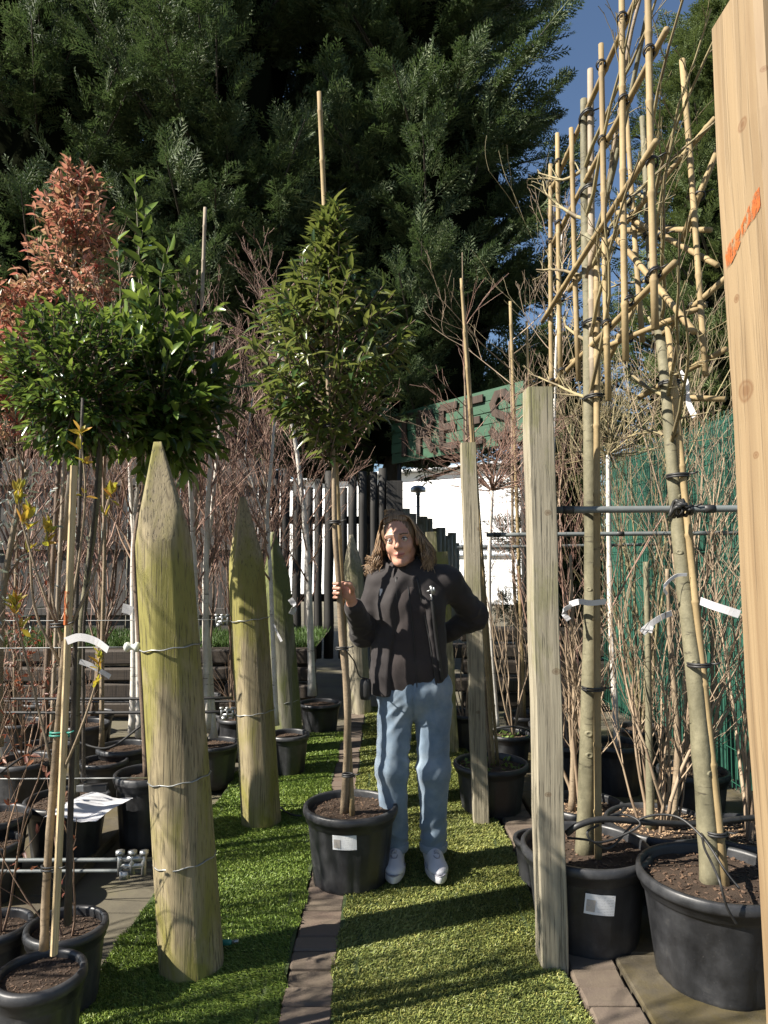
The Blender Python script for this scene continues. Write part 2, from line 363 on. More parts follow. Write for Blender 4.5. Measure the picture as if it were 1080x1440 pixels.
# ---- raised bed of sleepers with grass, back left; and right
M['sleeper'] = wood('old_sleeper', (.042, .031, .022), (.014, .01, .007), None, 0, grain=30)
M['sleeper'].node_tree.nodes['Mapping'].inputs['Scale'].default_value = (.05, 1, 1)
M['grass'] = leafy('grass_blade', [(.05, .10, .02), (.09, .16, .03), (.04, .08, .02)], .6, .3)
def sleeper_wall(name, x0, x1, Y, courses, label, h=.155):
    t = thing(name, label, 'retaining wall', ((x0 + x1) / 2, Y, 0))
    for c in range(courses):
        x = x0 - (c % 2) * .5
        while x < x1:
            L = min(random.uniform(1.5, 2.1), x1 - x)
            if L < .15: break
            g = Geo(); bbox(g, (x + L / 2, Y + random.uniform(-.05, .05) + c * .02, h * (c + .5)), (L - random.uniform(.01, .05), .2, h - random.uniform(.008, .03)), .018, rotz(random.uniform(-.03, .03)) @ np.array(((1, 0, (a_ := random.uniform(-.012, .012))), (0, 1, 0), (-a_, 0, 1))))
            obj('sleeper', g, M['sleeper'], t, False); x += L
    return t
sleeper_wall('sleeper_wall', -4.6, -.62, 6.75, 4, 'low retaining wall of dark timber sleepers below the grassy bank behind the birches')
sleeper_wall('sleeper_wall', .75, 2.6, 7.1, 5, 'dark stacked sleeper wall behind the pots beside the green fence')
g = sheet(-6, -.65, 6.85, 8.6, .615, 20, 8); bank = struct('grass_bank', g, M['ground'], 'strip of lawn on top of the sleeper wall')
n = 9000; p = np.stack((RNG.uniform(-5, -.65, n), 6.85 + RNG.random(n) ** 1.6 * 1.6, np.full(n, .612)), -1)
d = unit(np.stack((RNG.normal(0, .4, n), RNG.normal(0, .4, n), np.ones(n)), -1)); g = Geo(); sticks(g, p, p + d * RNG.uniform(.04, .1, n)[:, None], np.full(n, .006), np.full(n, .001))
obj('grass_blade', g, M['grass'], bank, False)['kind'] = 'stuff'

# ---- fences
M['fence_grey'] = wood('grey_fence_board', (.075, .068, .062), (.03, .027, .025), None, 0, grain=40)
M['fence_black'] = wood('dark_picket', (.02, .018, .016), (.008, .007, .006), None, 0, grain=40)
t = thing('board_fence', 'weathered grey board fence behind the bare trees at the grass bank', 'fence', (-3, 8.3, .6))
for k in range(26):
    x = -5.2 + k * .152; g = Geo(); top = 2.62 + random.uniform(-.02, .02)
    bbox(g, (x, 8.3 + .012 * (k % 2), (.6 + top) / 2), (.145, .02, top - .6), .004, rotz(random.uniform(-.03, .03))); obj('board', g, M['fence_grey'], t, False)
for z in (.85, 1.6, 2.35):
    g = Geo(); bbox(g, (-3.3, 8.262, z), (4.1, .045, .08), .004); obj('rail', g, M['fence_grey'], t, False)
t = thing('picket_fence', 'tall dark fence of uneven round pickets behind the woman', 'fence', (-.6, 8.4, .3))
x = -1.55; k = 0
while x < .2:
    top = 2.42 + random.choice((0, .06, -.1, .1, -.04)) + random.uniform(-.03, .03); r = random.uniform(.045, .06)
    g = Geo(); zs = np.linspace(.3, top, 6); tube(g, np.stack((x + np.array([0, .004, -.004, .003, 0, 0]) + 0 * zs, np.full(6, 8.4), zs), -1), r * np.array([1, 1.04, .97, 1.02, 1, .97]), 9)
    obj('picket', g, M['fence_black'], t); x += r * 2 + random.choice((.012, .05, .03)); k += 1
for z in (1.0, 1.92):
    g = Geo(); bbox(g, (-.65, 8.47, z), (1.9, .05, .09), .005); obj('rail', g, M['fence_black'], t, False)
g = Geo(); bbox(g, (.125, 8.33, 1.35), (.19, .06, 2.05), .006); obj('end_post', g, M['fence_black'], t, False)
t = thing('log_palisade', 'grey log palisade stepping down behind the woman\'s head', 'fence', (.8, 10.5, 0))
for k in range(12):
    Y = 9.6 + k * .42; X = .27 + k * .105; top = 2.13 - k * .02 + random.uniform(-.05, .05) - (.12 if k % 3 == 2 else 0)
    g = Geo(); tube(g, [(X, Y, 0), (X, Y, top * .5), (X, Y, top)], .085, 10); obj('log', g, M['square'], t)

# ---- far warehouse, its lamp, the TREES sign
M['clad'] = plain('white_cladding', (.80, .80, .80), (.76, .77, .78), 2, .55, bstr=0)
WA = np.array((-6., 30.)); WB = np.array((4.5, 22.65)); wu = (WB - WA); WL_ = np.linalg.norm(wu); wu /= WL_; wnm = np.array((wu[1], -wu[0])); WR_ = rotz(math.atan2(wu[1], wu[0]))
def wp(s, z, off): q = WA + wu * s + wnm * off; return np.array((q[0], q[1], z))
t = thing('warehouse', 'long white clad warehouse beyond the fences', 'building', wp(WL_ / 2, 0, 0))
for k in range(15):
    g = Geo(); bbox(g, wp(WL_ / 2, k * .3 + .148, (k % 2) * .012), (WL_, .3, .294), .012, WR_); obj('cladding_panel', g, M['clad'], t, False)
g = Geo(); bbox(g, wp(WL_ / 2, 2.25, -2.3), (WL_ - .1, 4, 4.45), .02, WR_); obj('wall', g, M['clad'], t, False)
g = Geo(); bbox(g, wp(WL_ / 2, 4.56, -1.9), (WL_ + .3, 4.8, .1), .02, WR_); obj('roof', g, plain('roof_trim', (.6, .62, .64), (.55, .56, .58), 4, .5, bstr=0), t, False)
for dz, hh in ((1.9, .1), (1.6, .06)):
    g = Geo(); bbox(g, wp(WL_ * .84, dz, .22), (3.2, .12, hh), .01, WR_); obj('rail', g, plain('window_band', (.2, .23, .26), (.15, .17, .2), 4, .3, bstr=0), t, False)
L = P(588, 692, 14.5); t = thing('street_lamp', 'dome topped grey street lamp in front of the white warehouse', 'street lamp', (L[0], 14.5, 0))
g = Geo(); tube(g, [(L[0], 14.5, 0), (L[0], 14.5, L[2])], .035, 10); obj('pole', g, M['pipe'], t)
g = Geo(); lathe(g, [(.02, L[2] + .14), (.09, L[2] + .13), (.15, L[2] + .09), (.16, L[2] + .01), (.15, L[2]), (.02, L[2] - .01)], (L[0], 14.5, 0), 20); lathe(g, [(.05, L[2] - .06), (.05, L[2] + .02)], (L[0], 14.5, 0), 12); obj('lamp_head', g, M['steel'], t)
# sign: real board, five planks, letters of nailed battens
M['signgreen'] = plain('green_sign_paint', (.03, .09, .048), (.022, .066, .036), 5, .6, (1, 1, 6), bstr=.3)
M['letter'] = wood('letter_batten', (.05, .03, .02), (.022, .014, .01), None, 0, grain=30)
A = np.array((.11, 9.0)); B = np.array((1.45, 7.25)); ZB, ZT = 2.66, 3.3
u = (B - A); LEN = np.linalg.norm(u); u /= LEN; nrm = np.array((-u[1], u[0])); nrm = nrm if nrm[1] < 0 else -nrm
yaw = math.atan2(u[1], u[0]); Rm = rotz(yaw)
t = thing('nursery_sign', 'green planked sign with big wooden letters reading TREES', 'sign', (A[0], A[1], 0))
def sp_(s, z, off): q = A + u * s + nrm * off; return np.array((q[0], q[1], z))
for k in range(5):
    h = (ZT - ZB) / 5; g = Geo(); bbox(g, sp_(LEN / 2, ZB + h * (k + .5), .006 * (k % 2)), (LEN, .03, h - .006), .004, Rm); obj('plank', g, M['signgreen'], t, False)
def bat(s0, z0, s1, z1, w=.07):
    c = sp_((s0 + s1) / 2, (z0 + z1) / 2, .04); L = math.hypot(s1 - s0, z1 - z0) + w * .6; a = math.atan2(z1 - z0, s1 - s0)
    Mx = Rm @ np.array(((math.cos(a), 0, -math.sin(a)), (0, 1, 0), (math.sin(a), 0, math.cos(a))))
    return c, (L, .025, w), Mx
ht = .46; zb = ZB + .09; cw = LEN / 5.4; s0 = .14
strokes = {'T': [(0, 1, 1, 1), (.5, 0, .5, .95)], 'R': [(.05, 0, .05, 1), (.1, 1, .75, .95), (.75, .95, .9, .75), (.9, .75, .7, .55), (.7, .55, .1, .5), (.35, .48, .95, 0)],
           'E': [(.08, 0, .08, 1), (.1, 1, .9, 1), (.1, .5, .75, .5), (.1, 0, .9, 0)],
           'S': [(.9, .85, .65, 1), (.65, 1, .3, 1), (.3, 1, .1, .8), (.1, .8, .2, .58), (.2, .58, .8, .42), (.8, .42, .92, .2), (.92, .2, .7, 0), (.7, 0, .3, 0), (.3, 0, .08, .16)]}
for i, ch in enumerate('TREES'):
    g = Geo()
    for q, (a, b, c, d) in enumerate(strokes[ch]):
        cc, sz, Mx = bat(s0 + i * cw + a * cw * .72, zb + b * ht, s0 + i * cw + c * cw * .72, zb + d * ht, .085)
        bbox(g, cc + np.append(nrm, 0) * .003 * q, sz, .004, Mx)
    obj('letter', g, M['letter'], t, False)
for s in (.06, LEN - .08):
    g = Geo(); q = sp_(s, 0, -.06); tube(g, [(q[0], q[1], 0), (q[0], q[1], ZT)], .03, 10); obj('post', g, M['fence_black'], t)

# ---- green fence at the right: sheet, wire mesh, posts
M['fgreen'] = plain('green_slat', (.018, .068, .047), (.032, .11, .08), 6, .45, (1, 6, .2), bstr=.15)
M['fwire'] = plain('green_wire', (.02, .09, .06), (.015, .07, .045), 12, .45, bstr=0)
t = thing('green_fence', 'tall green slatted screen with wire mesh beside the pleached trees', 'fence', (2.15, 5, 0))
y = 2.6; k = 0; slg = Geo(); bbox(slg, (0, 0, 0), (.008, .043, 2.3), .003); slm = slg.mesh('slat', smooth=False); slm.materials.append(M['fgreen'])
while y < 7.0:
    piece('slat', slm, t, Matrix.Translation((.06 + random.uniform(-.003, .003), y - 5, 1.22 + random.uniform(-.01, .01))) @ Matrix.Rotation(random.uniform(-.25, .25), 4, 'Z')); y += .05
for y in (2.6, 4.3, 5.6, 7.0):
    g = Geo(); bbox(g, (2.23, y, 1.22), (.06, .06, 2.45), .006); obj('post', g, M['fgreen'], t, False)
p0 = []; p1 = []
for y in np.arange(2.6, 7, .05): p0.append((2.13, y, .06)); p1.append((2.13, y, 2.38))
for z in np.arange(.1, 2.4, .2): p0.append((2.124, 2.6, z)); p1.append((2.124, 7, z))
for z in (1.5, 1.62, 2.2, 2.32): p0.append((2.09, 2.6, z)); p1.append((2.09, 7, z))
g = Geo(); sticks(g, p0, p1, np.full(len(p0), .0032), np.full(len(p0), .0032), 4); obj('wire_mesh', g, M['fwire'], t)['kind'] = 'stuff'
# ================================================================== posts
def leaning(base, top, H):
    b = np.array((base[0], base[1], 0.)); t_ = np.asarray(top, float); w = unit(t_ - b); a = unit(np.cross((0, 1., 0), w)); c = np.cross(w, a)
    return np.stack((a, c, w), 1), b     # columns: local x, y, z
def log_post(label, px, py, tpx, tpy, r0, r1, m, cut=.42, rot=.6, Y=None):
    b = G(px, py); b[1] += r0 * .9; Yt = b[1]; tp = P(tpx, tpy, Yt); H = np.linalg.norm(tp - np.array((b[0], b[1], 0)))
    Mx, o = leaning(b, tp, H); g = Geo()
    zs = np.concatenate((np.linspace(-.02, H - cut * 1.2, 14), np.linspace(H - cut * 1.15, H, 22)))
    def mod(r, z, th):
        zz = z + 0 * th; rr = r0 + (r1 - r0) * zz / H; rr = rr * (1 + .012 * np.sin(3 * th + zz * 2) + .006 * np.sin(7 * th + zz)); f8 = np.mod(th + .22, math.pi / 4) - math.pi / 8; rr = rr * (1 + .75 * (math.cos(math.pi / 8) / np.cos(f8) - .965))
        fl = np.mod(th + rot, math.pi / 2) - math.pi / 4
        tipd = (H - zz) * (r1 * .93 / cut) + .014
        return np.minimum(rr, tipd / np.maximum(np.cos(fl), .72) * .98)
    n0 = g.n; lathe(g, [(r0, z) for z in zs], (0, 0, 0), 44, 0, mod)
    k = len(zs) * 44; g.add(np.zeros((0, 3)), np.zeros((0, 3), int)); g.f.append((np.arange(44) + (k - 44))[None]); g.m.append(np.zeros(1, np.int32))
    g.v = [np.concatenate(g.v) @ Mx.T]
    me = g.mesh('log_post', (0, 0, 0), True); me.materials.append(m)
    ob = bpy.data.objects.new('log_post', me); COL.objects.link(ob); ob.location = (b[0], b[1], 0)
    ob['label'] = label; ob['category'] = 'post'; ob['group'] = 'pointed log posts along the turf'
    return b, H, Mx
LP1 = log_post('thick pointed log post with green algae, standing by the clamped hose in front', 259, 1392, 222, 622, .112, .098, M['log'], .40)
LP2 = log_post('pointed log post carrying two wire insulators, between black birch pots', 363, 1172, 341, 699, .11, .10, M['log'], .5, .3)
LP3 = log_post('grey shaded pointed log post behind the pot with a small paper tag', 404, 1066, 384, 748, .115, .10, M['log_grey'], .5, .2)
LP4 = log_post('distant pale pointed post just behind the held tree', 507, 1008, 494, 752, .1, .09, M['square'], .45, .3)
def square_post(label, px, py, tpx, tpy, w, d, m, yaw=0.0, cham=.004, Y=None, z0=0.0, slope=.0, name='square_post'):
    b = G(px, py) if Y is None else np.array((*P(px, py, Y)[:2], 0.)); b = b + np.array((0, d / 2, 0)) if Y is None else b
    tp = P(tpx, tpy, b[1]); H = np.linalg.norm(tp - np.array((b[0], b[1], 0))); Mx, o = leaning(b, tp, H)
    if Y is not None:
        q = P(px, py, Y); w_ = unit(tp - q); b = q - w_ * q[2] / w_[2]; H = np.linalg.norm(tp - b); Mx, o = leaning(b, tp, H)
    g = Geo(); h = np.array((w / 2, d / 2)); cs = []
    c = cham
    for (sx, sy) in ((-1, -1), (1, -1), (1, 1), (-1, 1)):
        a1 = np.array((sx * (h[0] - c), sy * h[1])); a2 = np.array((sx * h[0], sy * (h[1] - c)))
        cs += [a2, a1] if sx * sy > 0 else [a1, a2]
    cs = np.array(cs) @ rotz(yaw)[:2, :2].T; zs = np.linspace(-.02, H, 12)
    v = np.concatenate([np.column_stack((cs * (1 - (.02 if i == 11 else 0)) + np.array((.002 * math.sin(i * 1.7), .002 * math.cos(i * 2.1))), np.full(8, z + (0 if i < 11 else 0)))) for i, z in enumerate(zs)])
    v[-8:, 2] += slope * (v[-8:, 0])
    i = np.arange(11)[:, None] * 8; j = np.arange(8)[None]; j2 = (j + 1) % 8
    g.add(v @ Mx.T, [np.stack((i + j, i + j2, i + 8 + j2, i + 8 + j), -1).reshape(-1, 4), (np.arange(8) + 88)[None]])
    me = g.mesh(name, (0, 0, 0), False); me.materials.append(m); ob = bpy.data.objects.new(name, me); COL.objects.link(ob); ob.location = (b[0], b[1], 0)
    ob['label'] = label; ob['category'] = 'post'; ob['group'] = 'sawn square posts along the turf'
    return b, H, Mx, ob
SP1 = square_post('fresh pale pine post with an orange paint stroke and dark knots', 1182, 1440, 1092, -2, .14, .14, M['fresh'], 0, .009, Y=1.0)
SP2 = square_post('weathered square post rising in front of the pot with a white sticker', 781, 1374, 756, 548, .095, .1, M['square'], .02)
SP3 = square_post('weathered square post by the pot at the woman\'s elbow', 678, 1166, 658, 624, .085, .1, M['square'], -.03)
SP4 = square_post('mossy square post half hidden behind the woman\'s jacket', 636, 1064, 620, 776, .10, .1, M['square_green'], 0)
SP5 = square_post('distant mossy square post behind the woman\'s hair', 622, 1010, 606, 748, .1, .1, M['square_green'], 0)
# knots of the fresh post, on the two faces one sees
bb_, HH_, MM_, pob_ = SP1
def face_pt(px, py, left=True):
    d = ray(px, py); best = None
    for Y in np.linspace(.85, 1.1, 400):
        q = np.array((d[0], d[1], d[2])) * Y / d[1] + (0, 0, CAM_H); l = MM_.T @ (q - bb_); e = abs(l[0] + .07) if left else abs(l[1] + .07)
        if best is None or e < best[0]: best = (e, q - bb_)
    return best[1]
M['fresh'] = wood('fresh_pine_knotty', (.275, .195, .108), (.18, .115, .058), None, 0, True, knots=[(*face_pt(x, y, l), r) for x, y, l, r in ((1048, 549, True, .03), (1066, 201, False, .012), (1058, 76, False, .014), (1074, 96, False, .008), (1046, 175, True, .02), (1062, 640, True, .012), (1072, 400, False, .012), (1035, 420, True, .012))], grain=30)
pob_.data.materials[0] = M['fresh']
# ================================================================== pots
def mk_soil(rng, pale=False, n=330):
    g = Geo(); rings = 7; seg = 26; v = [(0, 0, .01)]
    for r in range(1, rings + 1):
        for s in range(seg):
            a = 2 * math.pi * s / seg; rr = r / rings
            v.append((rr * math.cos(a), rr * math.sin(a), .02 * (1 - rr ** 2) + .045 * mnoise.noise((rr * math.cos(a) * 4 + (9 if pale else 0), rr * math.sin(a) * 4, 1.3))))
    f3 = [(0, 1 + s, 1 + (s + 1) % seg) for s in range(seg)]
    f4 = [(1 + (r - 1) * seg + s, 1 + r * seg + s, 1 + r * seg + (s + 1) % seg, 1 + (r - 1) * seg + (s + 1) % seg) for r in range(1, rings) for s in range(seg)]
    g.add(v, [np.array(f3), np.array(f4)]); soil = g.mesh('soil'); soil.materials.append(M['soil'])
    g = Geo()
    for k in range(n):
        a = rng.uniform(0, 2 * math.pi); r = math.sqrt(rng.random()) * .96; c = (r * math.cos(a), r * math.sin(a), .03 + .045 * mnoise.noise((r * math.cos(a) * 4 + (9 if pale else 0), r * math.sin(a) * 4, 1.3)) - .01 * r)
        sz = (rng.uniform(.025, .085), rng.uniform(.015, .04), rng.uniform(.008, .022))
        Mx = np.array(Matrix.Rotation(rng.uniform(0, 6.3), 3, 'Z') @ Matrix.Rotation(rng.uniform(-.6, .6), 3, 'X') @ Matrix.Rotation(rng.uniform(-.6, .6), 3, 'Y'))
        bbox(g, c, sz, min(sz) * .3, Mx)
    ch = g.mesh('bark_chips', smooth=False); ch.materials.append(M['chips_pale' if pale else 'chips'])
    return soil, ch
SOIL = mk_soil(random.Random(3)), mk_soil(random.Random(4), True, 420)
def stickermat():
    m, nt, bs = new_mat('printed_sticker'); v = coords(nt, (1, 1, 1), 'Generated')
    sx = nd(nt, 'ShaderNodeSeparateXYZ'); nt.links.new(v, sx.inputs[0])
    rows = ramp(nt, math_(nt, 'FRACT', math_(nt, 'MULTIPLY', sx.outputs[2], 8)), [(.35, (0,) * 3), (.4, (1,) * 3), (.75, (1,) * 3), (.8, (0,) * 3)])
    words = ramp(nt, nz(nt, coords(nt, (34, 34, 8), 'Generated'), 1, 2, .5), [(.5, (0,) * 3), (.55, (1,) * 3)])
    ink = math_(nt, 'MULTIPLY', math_(nt, 'MULTIPLY', rows, words), ramp(nt, sx.outputs[0], [(.38, (0,) * 3), (.42, (.3,) * 3), (.93, (.3,) * 3), (.96, (0,) * 3)]))
    nt.links.new(mixc(nt, ink, (.74, .75, .77), (.12, .12, .13)), bs.inputs['Base Color']); bs.inputs['Roughness'].default_value = .35; return m
M['sticker'] = stickermat(); M['stickpic'] = plain('sticker_picture', (.3, .33, .3), (.45, .4, .36), 90, .4, bstr=0, c3=(.25, .28, .33))
M['potlip'] = M['pot']
def make_pot(t, c, r, h, pale=False, rb=None, ribs=10, sticker=None, weeds=0, handle=False, fill=.88):
    """pot as a part of thing t: body, soil, chips, sticker as its sub-parts"""
    rb = rb or r * .76; g = Geo(); c = np.array((c[0], c[1], 0.)); lip = r * .06
    def mod(rr, z, th):
        w = np.clip((h * .8 - z) / (h * .05), 0, 1) * np.clip(z / (h * .04), 0, 1)
        return rr * (1 - .026 * w * np.clip((np.sin(ribs * th) - .2) * 3, 0, 1))
    rt = r * .94
    prof = [(.001, .012), (rb * .6, .012), (rb * .93, .006), (rb, .0), (rb + (rt - rb) * .12, h * .1), (rb + (rt - rb) * .4, h * .4), (rb + (rt - rb) * .78, h * .78), (rb + (rt - rb) * .82, h * .81),
            (rt + lip * .2, h * .83), (rt + lip * .4, h * .895), (r, h * .9), (r + .002, h * .93), (r, h * .985), (r - .006, h), (r - .016, h), (r - .02, h * .97), (rt - .008, h * .86), (rb + (rt - rb) * .7 - .007, h * .7), (rb + (rt - rb) * .5 - .007, h * .5)]
    lathe(g, prof, c, 96, 0, mod); body = obj('pot', g, M['pot'], t)
    so, ch = SOIL[1 if pale else 0]; o = c - org_of(t)
    Mx = Matrix.Translation((o[0], o[1], h * fill)) @ Matrix.Rotation(random.uniform(0, 6), 4, 'Z') @ Matrix.Diagonal((r * .925, r * .925, r * .8, 1))
    piece('soil', so, body, Mx); q = piece('bark_chips', ch, body, Mx); q['kind'] = 'stuff'
    if sticker:
        ang, zc, w, hh, tilt = sticker
        def pt(s, z):
            zz = zc + z * math.cos(tilt) + s * math.sin(tilt); s2 = s * math.cos(tilt) - z * math.sin(tilt)
            rr = rb + (rt - rb) * zz / h + .0035; a = ang + s2 / rr; return c + np.array((rr * math.cos(a), rr * math.sin(a), zz))
        def patch(s0, s1, z0, z1, off):
            g = Geo(); ss = np.linspace(s0, s1, 7); v = []
            for z in (z0, z1):
                for s in ss: q = pt(s, z); q2 = q - c; q2[2] = 0; v.append(q + unit(q2) * off)
            f = [(i, i + 1, i + 8, i + 7) for i in range(6)]
            v2 = [q - np.append(unit((q - c)[:2]), 0) * .0012 for q in v]
            g.add(np.array(v), np.array(f)); g.add(np.array(v2), np.array(f)[:, ::-1]); return g
        obj('sticker', patch(-w / 2, w / 2, -hh / 2, hh / 2, 0), M['sticker'], body, True)
        obj('sticker_picture', patch(-w / 2 + w * .06, -w / 2 + w * .34, -hh * .36, hh * .22, .0015), M['stickpic'], body, True)
    if weeds:
        n = weeds; a = RNG.uniform(0, 6.3, n); rr = np.sqrt(RNG.random(n)) * r * .85; p = c + np.stack((rr * np.cos(a), rr * np.sin(a), np.full(n, h * fill)), -1)
        g = Geo(); leaves(g, p, unit(np.stack((RNG.normal(0, 1, n), RNG.normal(0, 1, n), RNG.uniform(.6, 2, n)), -1)), RNG.uniform(.015, .045, n), .5); obj('weeds', g, M['weed'], body)['kind'] = 'stuff'
    if handle:
        g = Geo(); th = np.linspace(0, math.pi, 14); tube(g, c + np.stack((np.cos(th) * r, -np.sin(th) * r * .35, h * .94 + np.sin(th) * .07), -1), .007, 7); obj('handle', g, M['rubber'], body)
    return h * fill
# ================================================================== leaves and twigs
LT = np.array(((0, 0, 0), (-.5, .33, .1), (0, .36, -.03), (.5, .33, .1), (-.42, .68, .06), (0, .7, -.06), (.42, .68, .06), (0, 1, 0)))
LF4 = np.array(((1, 2, 5, 4), (2, 3, 6, 5))); LF3 = np.array(((0, 2, 1), (0, 3, 2), (4, 5, 7), (5, 6, 7)))
def leaf_axes(d, roll):
    side = unit(np.cross(d, np.array((0, 0, 1.)) + roll)); return side, np.cross(side, d)
def leaves(g, p, d, L, asp=.4, droop=.25, fold=1.0, mi=0, roll=None):
    n = len(p); d = unit(d); roll = RNG.normal(0, .45, (n, 3)) if roll is None else roll
    s, nn = leaf_axes(d, roll); L = np.asarray(L)[:, None, None]
    x = LT[None, :, 0:1] * asp; y = LT[None, :, 1:2]; z = LT[None, :, 2:3] * fold - droop * y ** 2
    v = p[:, None] + L * (x * s[:, None] + y * d[:, None] + z * nn[:, None])
    b = (np.arange(n) * 8)[:, None, None]
    g.add(v.reshape(-1, 3), [(LF4[None] + b).reshape(-1, 4), (LF3[None] + b).reshape(-1, 3)], mi)
def leaf_mesh(name, m, asp, droop, fold=1.0):
    g = Geo(); ys = np.array((0, .12, .3, .5, .7, .86, 1.)); w = np.array((.02, .26, .44, .5, .42, .24, .01))
    v = []
    for y, ww in zip(ys, w):
        for sgn in (-1, 0, 1): v.append((sgn * ww * asp, y, (abs(sgn) * .12 * fold - .02) * ww * 2 - droop * y * y))
    f = [(3 * i + j, 3 * i + j + 1, 3 * i + j + 4, 3 * i + j + 3) for i in range(6) for j in (0, 1)]
    g.add(np.array(v), np.array(f)); me = g.mesh(name); me.materials.append(m); return me
M['weed'] = leafy('weed_leaf', [(.12, .2, .03), (.2, .28, .06), (.08, .14, .03)], .6, .3)
M['laurel'] = leafy('cherry_laurel_leaf', [(.02, .045, .014), (.042, .082, .018), (.085, .135, .028), (.03, .062, .016)], .24, .28, (.2, .27, .05))
M['laurel_new'] = leafy('young_laurel_leaf', [(.10, .175, .03), (.15, .22, .04), (.12, .2, .035)], .28, .35, (.3, .38, .06))
M['portugal'] = leafy('portugal_laurel_leaf', [(.028, .06, .02), (.045, .088, .025), (.09, .12, .034), (.17, .18, .065)], .25, .3, (.32, .36, .07))
M['portugal_l'] = leafy('green_laurel_leaf', [(.022, .055, .016), (.045, .095, .022), (.085, .14, .03), (.033, .07, .02)], .25, .28, (.2, .28, .05))
M['photinia'] = leafy('photinia_leaf', [(.46, .19, .13), (.55, .30, .22), (.38, .06, .05), (.46, .31, .18), (.13, .17, .05), (.52, .26, .19), (.28, .26, .12)], .4, .35, (.6, .3, .2))
M['bud'] = leafy('opening_bud', [(.36, .34, .04), (.45, .36, .05), (.5, .22, .04), (.25, .32, .05)], .5, .4, (.5, .5, .05))
M['maroon'] = leafy('maroon_leaf', [(.10, .03, .025), (.16, .05, .03), (.22, .09, .04), (.07, .025, .02)], .5, .3, (.4, .1, .05))
M['silver'] = leafy('silver_leaf', [(.25, .28, .26), (.36, .39, .37), (.18, .21, .19)], .5, .2, (.3, .35, .2))

def grow(segs, rng, p, d, L, r, lev, kids=(5, 4, 3), spread=.7, up=.25, wob=.12, ratio=.55, nseg=5, rtip=.35, lo=.25, ends=None):
    """a branch as a chain of segments, with side branches; segs gets (p0, p1, r0, r1)"""
    p = np.asarray(p, float); d = unit(d); step = L / nseg; pts = [p]; r1 = r * rtip
    for i in range(nseg):
        d = unit(d + np.array((rng.gauss(0, wob), rng.gauss(0, wob), rng.gauss(0, wob * .5) + up * .12))); q = p + d * step
        segs.append((p, q, r + (r1 - r) * i / nseg, r + (r1 - r) * (i + 1) / nseg)); p = q; pts.append(p)
    if ends is not None: ends.append((p, d))
    if lev > 0:
        n = kids[len(kids) - lev] if lev <= len(kids) else 3
        for k in range(n):
            u = lo + (1 - lo) * (k + rng.random()) / n; i = min(nseg - 1, int(u * nseg)); t = u * nseg - i
            q = pts[i] * (1 - t) + pts[i + 1] * t; ax = unit(pts[i + 1] - pts[i]); s = unit(np.cross(ax, (rng.gauss(0, 1), rng.gauss(0, 1), rng.gauss(0, 1))))
            sp2 = spread * rng.uniform(.6, 1.3); dd = unit(ax * math.cos(sp2) + s * math.sin(sp2) + np.array((0, 0, up * .6)))
            grow(segs, rng, q, dd, L * ratio * rng.uniform(.6, 1.25) * (1.15 - u * .5), (r + (r1 - r) * u) * .55, lev - 1, kids, spread, up, wob, ratio, max(3, nseg - 1), rtip, .15, ends)
def twigs(segs, m, parent, name='twigs', n=3, kind='stuff', rmin=.0012):
    g = Geo(); a = np.array([(*s[0], *s[1]) for s in segs]); r0 = np.maximum([s[2] for s in segs], rmin); r1 = np.maximum([s[3] for s in segs], rmin)
    big = r0 > .006
    sticks(g, a[~big, :3], a[~big, 3:], r0[~big], r1[~big], n); sticks(g, a[big, :3], a[big, 3:], r0[big], r1[big], 6)
    o = obj(name, g, m, parent); 
    if kind: o['kind'] = kind
    return o
def trunk(t, pts, r0, r1, m, name='trunk', n=28, sides=12, knob=.05):
    pth = smooth_path(pts, n); u = np.linspace(0, 1, n); rr = r0 + (r1 - r0) * u; rr[:2] *= np.array((1.25, 1.08))
    rr = rr * (1 + knob * RNG.normal(0, 1, n)); g = Geo(); tube(g, pth, rr, sides); return obj(name, g, m, t), pth
def scars(t, pth, r0, r1, n, m, seed):
    rg = random.Random(seed); g = Geo()
    for k in range(n):
        u = (k + rg.random()) / n; i = int(u * (len(pth) - 2)); p = pth[i]; ax = unit(pth[i + 1] - pth[i]); a, b = frames(ax[None]); th = rg.uniform(0, 6.3) if k % 2 else rg.uniform(3.6, 5.6)
        d = np.array((math.cos(th), math.sin(th), 0)); d = unit(d - ax * np.dot(d, ax)); r = r0 + (r1 - r0) * u; s = r * rg.uniform(.3, .5); c = p + d * r * .9; e1, e2 = frames(d[None]); q = np.linspace(0, 2 * math.pi, 11)[:-1]
        v = [c + (np.cos(w) * e1[0] + np.sin(w) * e2[0] * .8) * s * k1 + d * s * k2 for k1, k2 in ((1.15, -.1), (.95, .28), (.6, .38), (.4, .2), (.05, .24)) for w in q]
        ii = np.arange(4)[:, None] * 10; jj = np.arange(10)[None]; g.add(np.array(v), np.stack((ii + jj, ii + (jj + 1) % 10, ii + 10 + (jj + 1) % 10, ii + 10 + jj), -1).reshape(-1, 4))
    obj('branch_scars', g, m, t)
